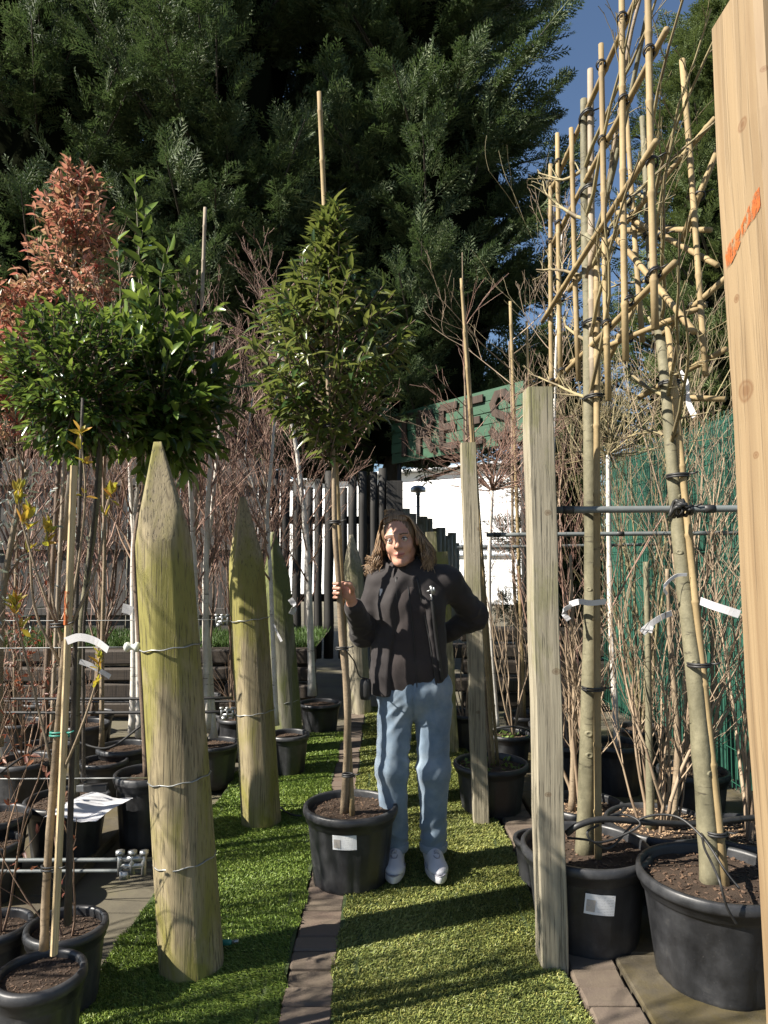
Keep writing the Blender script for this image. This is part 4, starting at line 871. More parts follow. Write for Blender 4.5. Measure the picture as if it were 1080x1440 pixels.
t, c, zs = potted('potted_shrub', 'bare upright hedging shrub in front of the green fence', 'potted shrub', 975, 1100, 4.0, .19, .3, pale=True)
bare_shrub(t, c, zs, 10, 2.3, M['t_pale'], 87, .3, 2, (7, 5), .010)
t, c, zs = potted('potted_tree', 'twiggy mop headed tree on a clear grey stem before the green fence', 'potted tree', 868, 1038, 4.5, .17, .32)
pth = trunk(t, [(c[0], c[1], zs), P(858, 850, 4.5), P(855, 640, 4.5)], .02, .014, M['b_birch'])[1]
def mop(t, p, n, L, seed, m):
    rg = random.Random(seed); segs = []
    for k in range(n):
        a = rg.uniform(0, 6.3); grow(segs, rg, p, (math.cos(a) * rg.uniform(.3, 1.2), math.sin(a) * rg.uniform(.3, 1.2), rg.uniform(-.1, 1.2)), L * rg.uniform(.6, 1.1), .006, 2, (6, 4), .7, .2, .2, .5, 5)
    twigs(segs, m, t, 'twigs')
mop(t, pth[-1], 22, .65, 91, M['t_olive'])
t, c, zs = potted('potted_shrub', 'tall bare shrub whose twigs fill the space beside the lone square post', 'potted shrub', 800, 1062, 4.6, .18, .3); bare_shrub(t, c, zs, 9, 2.2, M['t_red'], 93, .3, 2, (7, 4), .009)
t, c, zs = potted('potted_tree', 'round headed twiggy tree on a white stem beside the elbow of the woman', 'potted tree', 716, 1032, 4.95, .15, .27, weeds=60, handle=True)
pth = trunk(t, [P(699, 1024, 4.95), P(690, 900, 4.95), P(688, 800, 4.95), P(692, 690, 4.95)], .018, .013, M['b_birch'])[1]; mop(t, pth[-1], 26, .62, 95, M['t_red'])
segs = []; [grow(segs, rg, (c[0] + .03, c[1] + .03, zs), (rg.uniform(-.3, .3), rg.uniform(-.3, .3), 1), 1.0, .007, 1, (4,), .4, .4, .1) for k in range(7)]; twigs(segs, M['t_pale'], t, 'suckers')
t, c, zs = potted('potted_tree', 'tall caned whip in the scuffed grey pot behind the second square post', 'potted tree', 690, 1064, 4.2, .215, .285, weeds=50, ribs=8)
cane(t, (c[0] + .02, c[1], zs), P(648, 392, 4.25), .011, name='stake'); cane(t, (c[0] + .05, c[1] + .03, zs), P(652, 430, 4.27), .009, name='stake'); trunk(t, [(c[0], c[1], zs), P(660, 700, 4.3), P(652, 450, 4.3), P(650, 355, 4.3)], .009, .003, M['b_tan'])
segs = []; [grow(segs, rg, P(654, y, 4.3), (rg.uniform(-1, 1), rg.uniform(-.6, .6), .8), rg.uniform(.25, .5), .004, 1, (4,), .6, .3, .14) for y in (640, 610, 570, 540, 500, 460, 620, 590)]; twigs(segs, M['t_red'], t, 'twigs')
t, c, zs = potted('potted_tree', 'caned bare tree with long arching pale shoots behind the round headed one', 'potted tree', 738, 1010, 5.5, .16, .28)
cane(t, (c[0], c[1], zs), P(717, 424, 5.4), .014, name='stake'); cane(t, (c[0] + .1, c[1], zs), P(740, 452, 5.45), .012, name='stake'); trunk(t, [(c[0] - .02, c[1], zs), P(722, 800, 5.5), P(720, 600, 5.5), P(716, 480, 5.5)], .016, .006, M['b_tan'])
segs = []; [grow(segs, rg, P(719, y, 5.45), (rg.choice((-1, 1)) * rg.uniform(.6, 1), rg.uniform(-.5, .5), .5), rg.uniform(.5, 1.1), .006, 2, (4, 3), .6, .25, .14) for y in (560, 540, 520, 600, 580, 640, 500, 480, 620, 660)]; twigs(segs, M['t_pale'], t, 'twigs')
t, c, zs = potted('potted_shrub', 'bare shrub in the dark pot behind the mossy square post', 'potted shrub', 655, 1008, 5.6, .16, .27); bare_shrub(t, c, zs, 7, 1.4, M['t_pale'], 97, .5, 2, (5, 3), .007)
t, c, zs = potted('potted_tree', 'bare tree of crossing cane tied shoots rising behind the cane frames', 'potted tree', 905, 1075, 5.0, .17, .3); bare_shrub(t, c, zs, 9, 2.9, M['t_olive'], 99, .28, 2, (8, 5), .011)
t, c, zs = potted('potted_tree', 'tall bare whip with pale side shoots before the sky gap', 'potted tree', 775, 1030, 5.2, .16, .28)
bare_tree(t, np.array((c[0], c[1], zs - .02)), [P(778, 800, 5.2), P(779, 600, 5.2), P(785, 420, 5.2), P(790, 330, 5.2)], .018, .006, M['b_birch'], M['t_pale'], 101, 22, .7, 2, (4, 3), .5, .7, .3)
t, c, zs = potted('plant_pot', 'rim of a low black pot tucked behind the front square post', 'pot', 760, 1210, 3.3, .12, .2)
# ================================================================== rows just outside the picture, whose shadows cross the turf
for lab, x, y, H, seed in (('bare potted tree in the next row, beside the first clamp', -2.2, 1.75, 2.6, 111), ('bare potted tree in the next row, farther from the path', -2.75, 2.2, 3.0, 112), ('bare potted tree in the next row, close to the path', -1.75, 1.2, 2.4, 113), ('bare potted tree in the next row, by the silver olive', -2.6, 2.95, 3.1, 114), ('bare potted tree in the next row, nearest the gate', -1.4, .75, 2.1, 115)):
    t = thing('potted_hornbeam', lab, 'potted tree', (x, y, 0)); zs = make_pot(t, (x, y), .15, .28); rgx = random.Random(seed)
    for k in range(4):
        b0 = np.array((x + rgx.uniform(-.05, .05), y + rgx.uniform(-.05, .05), zs - .02)); dx, dy = rgx.uniform(-.3, .3), rgx.uniform(-.3, .3)
        bare_tree(t, b0, [b0 + np.array((dx * .3, dy * .3, H * .35)), b0 + np.array((dx * .6, dy * .6, H * .65)), b0 + np.array((dx, dy, H))], .013, .004, M['b_brown'], M['t_brown'], seed * 5 + k, 11, .7, 2, (4, 3), .6, .6, .2)

# ================================================================== big conifers behind
M['conifer'] = leafy('cypress_spray', [(.032, .055, .025), (.06, .095, .04), (.105, .14, .06), (.05, .078, .034), (.17, .2, .10)], .6, .18, (.12, .2, .05), .3)
M['conifer_l'] = leafy('cypress_spray_light', [(.07, .105, .04), (.11, .15, .055), (.15, .19, .075), (.085, .12, .045)], .6, .22, (.2, .26, .06), .3)
M['core'] = plain('painted_crown_shade', (.006, .008, .004), (.010, .011, .006), 3, 1, spec=0.0)  # near-black colour standing in for shade deep inside the crowns
def frond_template(rng, npair=9):
    v = []; f = []
    def kite(a, b, w):
        a = np.array(a); b = np.array(b); s = unit(np.cross(b - a, (0, 0, 1.))) * w; m = a * .55 + b * .45 + np.array((0, 0, .012)); k = len(v); v.extend([a, m - s, b, m + s]); f.append((k, k + 1, k + 2, k + 3))
    kite((0, 0, 0), (0, 1, -.1), .018)
    for i in range(npair):
        y = .08 + .86 * i / npair; L = .46 * (1 - y) ** .7 * (.75 + .4 * rng.random()) * (1 if y > .2 else .7)
        for sg in (-1, 1):
            dx = L * .72; dy = L * .75; dz = rng.uniform(-.1, .06); a = np.array((0, y, -.1 * y * y)); b = a + np.array((sg * dx, dy, dz)); kite(a, b, .024)
            if L > .16:
                for u in (.35, .65):
                    c = a * (1 - u) + b * u; l2 = L * .42 * (1.1 - u); kite(c, c + np.array((sg * l2 * .2, l2, rng.uniform(-.04, .06))), .016); kite(c, c + np.array((sg * l2 * .95, l2 * .25, rng.uniform(-.06, .04))), .016)
    return np.array(v), np.array(f)
FT = [frond_template(random.Random(k), 8) for k in range(4)]
def place_fronds(g, p, d, L, mi=0):
    n = len(p); d = unit(d); roll = RNG.normal(0, .7, (n, 3)); s = unit(np.cross(d, np.array((0, 0, 1.)) + roll)); nn = np.cross(s, d); which = RNG.integers(0, 4, n)
    for k in range(4):
        i = np.where(which == k)[0]
        if not len(i): continue
        tv, tf = FT[k]; v = p[i][:, None] + L[i][:, None, None] * (tv[None, :, 0:1] * s[i][:, None] + tv[None, :, 1:2] * d[i][:, None] + tv[None, :, 2:3] * nn[i][:, None])
        g.add(v.reshape(-1, 3), (tf[None] + (np.arange(len(i)) * len(tv))[:, None, None]).reshape(-1, 4), mi)
def conifer(label, x, y, H, R, zlo, nb, per, m, seed, Lf=(.38, .72), face=None, tilt=.5, core=True, bx=None, group='tall cypress trees behind the nursery'):
    """boughs leave the trunk all round; fronds sit along each bough's outer part and point outward and up"""
    rng = random.Random(seed); t = thing('cypress_tree', label, 'tree', (x, y, 0), group); gt = Geo(); tube(gt, smooth_path([(x if bx is None else bx, y, 0), (x if bx is None else bx, y, 2.4), (x + .1, y, H * .4), (x, y, H * .97)], 10), np.linspace(.22, .03, 10), 10); obj('trunk', gt, M['b_dark'], t)
    ps, ds, ls, segs = [], [], [], []
    prof = lambda u: np.interp(u, [0, .08, .3, .6, .85, 1], [.72, .95, 1, .8, .45, .06]) * R
    for k in range(nb):
        u = (k + rng.random()) / nb; z0 = zlo + (H - zlo) * u ** 1.05; a = rng.uniform(0, 2 * math.pi)
        if math.sin(a) > .35 and rng.random() < .6: a = -a   # far side is thinner
        L = prof(u) * rng.choice((.62, .8, .95, 1.05, 1.18)) * rng.uniform(.94, 1.06); out = np.array((math.cos(a), math.sin(a), 0)); up = tilt * rng.uniform(.55, 1.35)
        p0 = np.array((x, y, z0 - .15 * L)); p1 = p0 + out * L * .55 + np.array((0, 0, L * up * .25)); p2 = p0 + out * L + np.array((rng.gauss(0, .15), rng.gauss(0, .15), L * up * .8))
        segs += [(p0, p1, .03, .018), (p1, p2, .018, .006)]; wd = L * .23 * rng.uniform(.8, 1.3)
        for j in range(per):
            s = .4 + .6 * (j + rng.random()) / per; q = p0 * (1 - s) ** 2 + 2 * p1 * s * (1 - s) + p2 * s * s; ax = unit((p1 - p0) * (1 - s) + (p2 - p1) * s)
            th = rng.uniform(0, 6.3); sd = np.array((math.cos(th), math.sin(th) * .8, math.sin(th + 1))); sd = sd - ax * np.dot(sd, ax); w = wd * math.sin(math.pi * min(1, s * .85 + .12)) * rng.random() ** .6
            ps.append(q + unit(sd) * w * .6); ds.append(ax * rng.uniform(.6, 1.2) + unit(sd) * rng.uniform(.3, 1.1) + np.array((.15, 0, rng.uniform(-.2, .35)))); ls.append(rng.uniform(*Lf) * (1.05 - .3 * s))
    g = Geo(); place_fronds(g, np.array(ps), np.array(ds), np.array(ls)); obj('crown', g, m, t, False)['kind'] = 'stuff'
    twigs(segs, M['b_dark'], t, 'boughs', 4)
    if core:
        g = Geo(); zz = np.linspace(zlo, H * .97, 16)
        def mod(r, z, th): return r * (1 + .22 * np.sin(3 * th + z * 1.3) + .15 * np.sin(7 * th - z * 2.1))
        lathe(g, [(prof((z - zlo) / (H - zlo)) * .42, z) for z in zz], (x, y, 0), 22, 0, mod); obj('dark_crown_hull', g, M['core'], t)  # added solid hull: blocks the sky and paints the crown gaps dark
    return t
conifer('dark broad cypress rising behind the red photinia', -5.1, 10.3, 14.5, 2.7, 2.7, 170, 38, M['conifer'], 201)
conifer('dense dark cypress behind the cherry laurel crown', -2.3, 10.1, 13.5, 2.35, 2.7, 180, 38, M['conifer'], 202)
conifer('tall sunlit cypress behind the held tree and the sign', .6, 10.4, 13.8, 2.15, 2.9, 190, 40, M['conifer'], 203, bx=.02)
conifer('tall cypress filling the gap deeper in the row', -.9, 12.4, 14.5, 2.2, 2.9, 110, 32, M['conifer'], 207, bx=-.25)
conifer('cypress half hidden at the dark end of the row', -8.2, 11.2, 13, 2.6, 1.8, 170, 16, M['conifer'], 204)
conifer('smaller light green cypress behind the cane frames', 4.3, 9.0, 8.6, 1.6, 1.2, 280, 18, M['conifer_l'], 205, (.25, .5))
conifer('light green cypress behind the green fence and the fresh post', 6.2, 9.2, 8.2, 1.8, 1.2, 200, 16, M['conifer_l'], 206, (.28, .5))
conifer('low dark evergreen between the sign and the light green cypress', 2.75, 10.6, 4.6, .95, .3, 110, 26, M['conifer'], 208, (.25, .45))
# ================================================================== the woman: surfaces grown from signed distances
def sd_cone(a, b, r1, r2, s=(1, 1, 1)):
    s = np.array(s, np.float32); a = np.array(a, np.float32) * s; b = np.array(b, np.float32) * s; ba = b - a; L2 = max(float(ba @ ba), 1e-9)
    def f(p):
        pa = p * s - a; h = np.clip(pa @ ba / L2, 0, 1); return (np.linalg.norm(pa - h[:, None] * ba, axis=1) - (r1 + (r2 - r1) * h)) / max(1, s.max() * .8)
    return f, (np.array(a) / s + np.array(b) / s) / 2, np.linalg.norm((b - a) / s) / 2 + max(r1, r2) / min(s.min(), 1)
def sd_ell(c, r, Rm=None, ctr=None):
    c = np.array(c, np.float32); r = np.array(r, np.float32)
    def f(p):
        q = (p - c) if Rm is None else (p - c) @ Rm.astype(np.float32)
        k0 = np.linalg.norm(q / r, axis=1); k1 = np.linalg.norm(q / (r * r), axis=1); return k0 * (k0 - 1) / np.maximum(k1, 1e-5)
    return f, c, float(r.max())
def field(ops, p, c, rad):
    d = np.full(len(p), 1.0, np.float32)
    for op, (f, oc, orad), k in ops:
        if np.linalg.norm(oc - c) > orad + rad + .06 + k: continue
        e = f(p).astype(np.float32)
        if op == 'u':
            if k <= 0: d = np.minimum(d, e)
            else: h = np.clip(.5 + .5 * (d - e) / k, 0, 1); d = d * (1 - h) + e * h - k * h * (1 - h)
        else:
            e = -e
            if k <= 0: d = np.maximum(d, e)
            else: h = np.clip(.5 - .5 * (d - e) / k, 0, 1); d = d * (1 - h) + e * h + k * h * (1 - h)
    return d
def snet(ops, lo, hi, h, B=16):
    lo = np.array(lo, float); n = np.ceil((np.array(hi) - lo) / h / B).astype(int) * B; D = np.ones(n + 1, np.float32); off = np.stack(np.meshgrid(*[np.arange(B + 1)] * 3, indexing='ij'), -1).reshape(-1, 3); diag = B * h * .87
    for bi in np.ndindex(*(n // B)):
        b0 = np.array(bi) * B; c = lo + (b0 + B / 2) * h
        if abs(field(ops, c[None].astype(np.float32), c, diag)[0]) > diag * 1.9 + .02: 
            continue
        D[b0[0]:b0[0] + B + 1, b0[1]:b0[1] + B + 1, b0[2]:b0[2] + B + 1] = field(ops, (lo + (off + b0) * h).astype(np.float32), c, diag).reshape(B + 1, B + 1, B + 1)
    S_ = D < 0; cnt = sum(S_[i:n[0] + i, j:n[1] + j, k:n[2] + k].astype(np.int8) for i in (0, 1) for j in (0, 1) for k in (0, 1))
    cells = np.argwhere((cnt > 0) & (cnt < 8)); idx = -np.ones(n, np.int32); idx[tuple(cells.T)] = np.arange(len(cells)); acc = np.zeros((len(cells), 3)); w = np.zeros(len(cells))
    cor = [np.array(q) for q in np.ndindex(2, 2, 2)]
    for a in cor:
        for ax in range(3):
            if a[ax]: continue
            b = a.copy(); b[ax] = 1; da = D[tuple((cells + a).T)]; db = D[tuple((cells + b).T)]; m = (da < 0) != (db < 0); t = np.where(m, da / np.where(m, da - db, 1), 0)
            acc += np.where(m[:, None], cells + a + t[:, None] * (b - a), 0); w += m
    v = lo + acc / w[:, None] * h; quads = []
    for ax in range(3):
        o1, o2 = [(1, 2), (2, 0), (0, 1)][ax]; sl0 = [slice(0, n[q]) for q in range(3)]; sl1 = list(sl0); sl1[ax] = slice(1, n[ax] + 1)
        s0, s1 = S_[tuple(sl0)], S_[tuple(sl1)]; e = np.argwhere(s0 != s1); e = e[(e[:, o1] > 0) & (e[:, o2] > 0)]; d1 = np.zeros(3, int); d1[o1] = 1; d2 = np.zeros(3, int); d2[o2] = 1
        q = np.stack([idx[tuple((e - x).T)] for x in (d1 * 0, d1, d1 + d2, d2)], 1); fl = s0[tuple(e.T)]; q = np.where(fl[:, None], q, q[:, ::-1]); quads.append(q[(q >= 0).all(1)])
    return v, np.concatenate(quads)
def relax(v, q, it=2, k=.5):
    for _ in range(it):
        acc = np.zeros_like(v); w = np.zeros(len(v))
        for a, b in ((0, 1), (1, 2), (2, 3), (3, 0)):
            np.add.at(acc, q[:, a], v[q[:, b]]); np.add.at(acc, q[:, b], v[q[:, a]]); np.add.at(w, q[:, a], 1); np.add.at(w, q[:, b], 1)
        v = v * (1 - k) + k * acc / np.maximum(w, 1)[:, None]
    return v
def vnormals(v, q):
    n = np.cross(v[q[:, 2]] - v[q[:, 0]], v[q[:, 3]] - v[q[:, 1]]); o = np.zeros_like(v)
    for k in range(4): np.add.at(o, q[:, k], n)
    return unit(o)
O = np.array((.1445, 3.36, 0.)); C = lambda px, py, dy=0.0: P(px, py, O[1] + dy) - O       # photo point -> her own axes
woman = thing('person', 'smiling woman in black jacket, blue jeans and white trainers holding the staked tree', 'person', (O[0], O[1], .042))
def part(name, vq, m, **kw):
    g = Geo(); v, q = vq; g.add(v + O, q); return obj(name, g, m, woman, **kw)
# joints
HS = 1.06; ro, ya = R_(9), R_(8)
RH = np.array(((math.cos(ro), 0, -math.sin(ro)), (0, 1, 0), (math.sin(ro), 0, math.cos(ro)))) @ rotz(-ya); HC = np.array((-.072, -.02, 1.538))
hd = lambda x, y, z: HC + HS * (RH @ np.array((x, y, z)))
SL, SR = np.array((-.165, .02, 1.345)), np.array((.165, .02, 1.35))
TK = HANDT - O; GC = TK + np.array((.012, -.006, 0))
EL = np.array((-.238, .03, 1.105)); WL = np.array((GC[0] + .045, GC[1] + .075, 1.245)); ER = np.array((.30, .13, 1.175)); WR = np.array((.13, .18, 1.065))
HIPS = np.array((0, 0, .9)); KL, KR = np.array((-.108, -.01, .49)), np.array((.082, -.02, .49)); AL, AR = np.array((-.095, .03, .12)), np.array((.085, .03, .12))
hops = []
def H(op, kind, k, *a):
    if kind == 'e': c, r = a; hops.append((op, sd_ell(hd(*c), np.array(r) * HS, RH), k))
    else: p, q, r1, r2 = a; hops.append((op, sd_cone(hd(*p), hd(*q), r1 * HS, r2 * HS), k))
H('u', 'e', 0, (0, .012, .036), (.073, .092, .088)); H('u', 'e', .03, (0, -.022, -.03), (.051, .066, .083)); H('u', 'c', .03, (-.007, -.068, -.097), (.007, -.068, -.097), .014, .014)
for s in (-1, 1):
    H('u', 'e', .025, (s * .037, -.055, -.026), (.020, .022, .022)); H('u', 'c', .02, (s * .012, -.083, .026), (s * .045, -.07, .024), .010, .009); H('u', 'c', .02, (s * .046, .0, -.052), (s * .02, -.058, -.09), .016, .013)
H('u', 'c', .014, (0, -.084, .02), (0, -.107, -.022), .007, .0095); H('u', 'e', .01, (0, -.107, -.026), (.0105, .011, .009))
for s in (-1, 1): H('u', 'e', .008, (s * .012, -.097, -.03), (.0075, .010, .007)); H('s', 'e', .014, (s * .032, -.099, .004), (.0165, .016, .010))
H('u', 'c', .008, (-.019, -.0805, -.0560), (0, -.0885, -.0575), .003, .004); H('u', 'c', .008, (.019, -.0805, -.0560), (0, -.0885, -.0575), .003, .004); H('u', 'c', .008, (-.011, -.0825, -.0660), (.011, -.0825, -.0660), .0045, .0045); H('s', 'c', .004, (-.022, -.092, -.0625), (.022, -.092, -.0615), .0018, .0018)
for s in (-1, 1): H('u', 'e', .006, (s * .076, .012, -.005), (.008, .018, .03))
bops = list(hops)
B_ = lambda a, b, r1, r2, k=.03, s=(1, 1, 1): bops.append(('u', sd_cone(a, b, r1, r2, s), k))
NB = np.array((-.04, .025, 1.39)); B_(hd(0, .02, -.06), NB, .052, .056, .03); B_((0, .01, .9), (-.01, .015, 1.28), .13, .125, .04, (1, 1.4, 1)); B_(SL + (.02, 0, -.0), SR - (.02, 0, 0), .045, .045, .05)
for sh, el, wr in ((SL, EL, WL), (SR, ER, WR)): B_(sh, el, .045, .037, .03); B_(el, wr, .036, .026, .02)
for hx, kn, an in ((-.085, KL, AL), (.085, KR, AR)): B_((hx, 0, .88), kn, .075, .052, .04); B_(kn, an, .05, .036, .02); B_(an - (0, 0, .03), an + np.array((0, -.12, -.055)), .03, .025, .03)
# left hand (picture left) round stem and cane
def fing(zz, r, angs, Rr, k=.0015, drop=0.0):
    pts = [GC * (1, 1, 0) + np.array((math.cos(R_(a)) * (Rr + .004 * (i == 0)), math.sin(R_(a)) * Rr, zz - 0 + drop * i)) for i, a in enumerate(angs)]
    for i in range(len(pts) - 1): bops.append(('u', sd_cone(pts[i], pts[i + 1], r * (1.02 - .05 * i), r * (.98 - .05 * i)), .004 if i else .012))
    return pts[-1]
HZ = HANDT[2]
for i, (dz, r, a1) in enumerate(((.036, .0086, 243), (.0155, .0090, 256), (-.0055, .0088, 250), (-.0245, .0076, 236))): fing(HZ + dz, r, (62, 105, 150, 195, a1), .0335)
PC = GC + np.array((.030, .034, 0)); bops.append(('u', sd_cone((PC[0], PC[1], HZ + .03), (PC[0] + .004, PC[1] + .004, HZ - .026), .015, .015), .012)); bops.append(('u', sd_cone((PC[0] + .002, PC[1], HZ - .005), WL + (0, 0, .0), .02, .024), .02))
for a, b, r1, r2 in (((.040, .028, -.012), (.046, .000, .012), .0125, .011), ((.046, .0, .012), (.036, -.026, .03), .0105, .0095), ((.036, -.026, .03), (.018, -.036, .036), .0092, .008)):
    bops.append(('u', sd_cone(GC * (1, 1, 0) + (a[0], a[1], HZ + a[2]), GC * (1, 1, 0) + (b[0], b[1], HZ + b[2]), r1, r2), .006))
# right hand (picture right) resting behind the waist
bops.append(('u', sd_cone(WR, (.06, .17, 1.03), .026, .028), .02))
for i in range(4): bops.append(('u', sd_cone((.06, .165 + .006 * i, 1.055 - .02 * i), (-.01, .158, 1.045 - .021 * i), .009, .007), .003))
bops.append(('u', sd_cone((.085, .16, 1.06), (.05, .15, 1.095), .011, .008), .006))
bv, bq = snet(bops, (-.44, -.33, .03), (.38, .28, 1.70), .0036); bv = relax(bv, bq, 1, .35)
M['skin'] = None
def skinmat():
    m, nt, bs = new_mat('skin'); v = coords(nt); c = ramp(nt, nz(nt, v, 24, 4, .6), [(.3, (.42, .215, .15)), (.55, (.48, .26, .185)), (.75, (.52, .295, .215))])
    nt.links.new(c, bs.inputs['Base Color']); bs.inputs['Roughness'].default_value = .5; bs.inputs['Subsurface Weight'].default_value = .15; bs.inputs['Subsurface Radius'].default_value = (.02, .008, .004); bs.inputs['Subsurface Scale'].default_value = .3
    bump(nt, bs, nz(nt, v, 400, 2, .5), .05, .001); return m
M['skin'] = skinmat(); M['lip'] = plain('lips', (.50, .20, .165), (.46, .18, .15), 60, .4, bstr=.1, bdist=.001); M['brow'] = plain('brow_hair', (.16, .095, .06), (.10, .06, .04), 200, .8); M['cheek'] = plain('flushed_skin', (.56, .27, .205), (.58, .30, .23), 30, .5, bstr=0)
fc = bv[bq].mean(1); hl = ((fc - HC) @ RH) / HS; mi = np.zeros(len(bq), np.int32); front = hl[:, 1] < -.05
lipz = .0065 * (1 - (hl[:, 0] / .026) ** 2); mi[front & (np.abs(hl[:, 0]) < .0225) & (hl[:, 2] < -.0545 + .0015 * (1 - (np.abs(hl[:, 0]) / .02))) & (hl[:, 2] > -.0705 + 16 * hl[:, 0] ** 2) & (hl[:, 1] < -.07)] = 1
ax_ = np.abs(hl[:, 0]); mi[front & (ax_ > .014) & (ax_ < .05) & (np.abs(hl[:, 2] - (.0265 - 6 * (ax_ - .032) ** 2)) < .0035)] = 2
g = Geo(); n0 = 0
for k in range(3):
    f = bq[mi == k]
    if k == 0: g.add(bv + O, f, 0)
    elif len(f): g.f.append(f); g.m.append(np.full(len(f), k, np.int32))
obj('body', g, [M['skin'], M['lip'], M['brow']], woman)
# eyes
M['eyew'] = plain('eye_white', (.66, .63, .60), (.6, .56, .53), 50, .2, bstr=0); M['iris'] = plain('iris', (.10, .075, .05), (.06, .045, .03), 90, .15, bstr=0); M['lash'] = plain('lash', (.02, .014, .012), (.03, .02, .016), 50, .8, bstr=0)
for s in (-1, 1):
    c0 = np.array((s * .032, -.0755, .0035)); g = Geo(); th = np.linspace(0, math.pi, 10)
    def ballpts(cc, r, m):
        lathe(g, [(max(1e-4, r * math.sin(t)), -r * math.cos(t)) for t in th], (0, 0, 0), 14, m); g.v[-1] = (g.v[-1] + cc)
    ballpts(c0, .0118, 0); ballpts(c0 + (-.001, -.0066, -.0005), .0060, 1)
    g.v = [np.array([hd(*q) for q in np.concatenate(g.v)]) + O]; obj('eye', g, [M['eyew'], M['iris']], woman)
    for nm, zz, rr in (('upper_eyelid', .0062, .0026), ('lower_eyelid', -.0052, .0016)):
        g = Geo(); us = np.linspace(-1, 1, 9); tube(g, np.array([hd(s * .032 + u * .0155, -.0835 - .003 * (1 - u * u) + .006 * abs(u), .0035 + zz * (1 - u * u) ** .8) for u in us]) + O, rr * (1.1 - .5 * np.abs(us)), 6); obj(nm, g, M['lash'] if nm == 'upper_eyelid' else M['skin'], woman)
g = Geo(); us = np.linspace(-1, 1, 11); tube(g, np.array([hd(u * .0225, -.0915 + .009 * u * u, -.0618 + .0028 * u * u) for u in us]) + O, .0013 * (1.2 - .5 * np.abs(us)), 5); obj('mouth_line', g, plain('mouth_line', (.22, .06, .05), None, 30, .6, bstr=0), woman)
# ---- hair
def hairmat():
    m, nt, bs = new_mat('hair'); c = ramp(nt, island(nt), [(0, (.09, .055, .03)), (.4, (.19, .12, .068)), (.75, (.32, .21, .125)), (1, (.44, .32, .2))])
    nt.links.new(c, bs.inputs['Base Color']); bs.inputs['Roughness'].default_value = .42; bs.inputs['Anisotropic'].default_value = .3; bump(nt, bs, nz(nt, coords(nt, (1, 1, .1)), 300, 2, .5), .3, .002); return m
M['hair'] = hairmat()
cap = []
def Hc(op, k, c, r): cap.append((op, sd_ell(hd(*c), np.array(r) * HS, RH), k))
Hc('u', 0, (0, .018, .038), (.081, .096, .094)); Hc('u', .03, (0, .05, -.03), (.074, .06, .07)); Hc('s', .012, (0, -.085, -.012), (.058, .085, .098)); cap.append(('u', sd_ell(hd(-.022, .0, .128), np.array((.024, .03, .018)) * HS, RH), .012))
hv, hq = snet(cap, (-.26, -.2, 1.38), (.12, .2, 1.74), .004); hn = vnormals(hv, hq); hv = relax(hv, hq, 1); hv = hv + hn * (.0025 * np.sin(hv[:, :1] * 520 + hv[:, 2:3] * 60) * np.sin(hv[:, 1:2] * 90))
hair = part('hair', (hv, hq), M['hair'])
rgh = random.Random(8); g = Geo()
for k in range(950):
    az = rgh.uniform(-1, 1) * 2.35; el = R_(rgh.uniform(12, 84)); up_ = math.sin(el)    # az 0 = back of head
    dl = np.array((math.sin(az) * math.cos(el), math.cos(az) * math.cos(el), up_)); root = np.array((0, .018, .038)) + dl * np.array((.081, .096, .094))
    if root[1] < -.028 and root[2] < .085: continue
    sd = np.sign(root[0]) if abs(root[0]) > .012 else rgh.choice((-1, 1)); az2 = az if abs(az) > .6 else az * 1.25
    if abs(az2) > 1.75: az2 = np.sign(az2) * rgh.uniform(1.3, 1.85)
    e1 = np.array((math.sin(az2) * .088 * rgh.uniform(.97, 1.12), .02 + math.cos(az2) * .098, .015 + rgh.uniform(-.01, .02)))
    if root[1] < 0 and root[2] > .08: m1 = np.array((sd * .058, root[1] * .7 - .012, .088)); mid = [hd(*m1)]
    else: mid = []
    w1 = hd(*e1); rad = rgh.uniform(1.0, 1.36); e2 = hd(math.sin(az2) * .105 * rad, .02 + math.cos(az2) * .10 * rad, -.065); zt = rgh.choice((1.375, 1.39, 1.40, 1.41, 1.43, 1.46)) + rgh.uniform(-.012, .012) + (.02 if sd > 0 else 0)
    e3 = np.array((HC[0] + math.sin(az2) * .118 * rad * rgh.uniform(.9, 1.1) + .0, HC[1] + .03 + math.cos(az2) * .105 * rad, zt))
    pth = smooth_path([hd(*root)] + mid + [w1, e2, e3], 22); us = np.linspace(0, 1, 22); ph = rgh.choice((0, .5, 2.1, 2.6, 4.2, 4.7)) + rgh.gauss(0, .35); am = .011 * np.clip((us - .35) * 2, 0, 1)
    pth[:, 0] += am * np.sin(us * 24 + ph); pth[:, 1] += am * np.cos(us * 19 + ph * 1.3)
    tube(g, pth + O, (.0030 * rgh.uniform(.6, 1.1)) * np.clip(1.15 - us * .85, .2, 1) , 4)
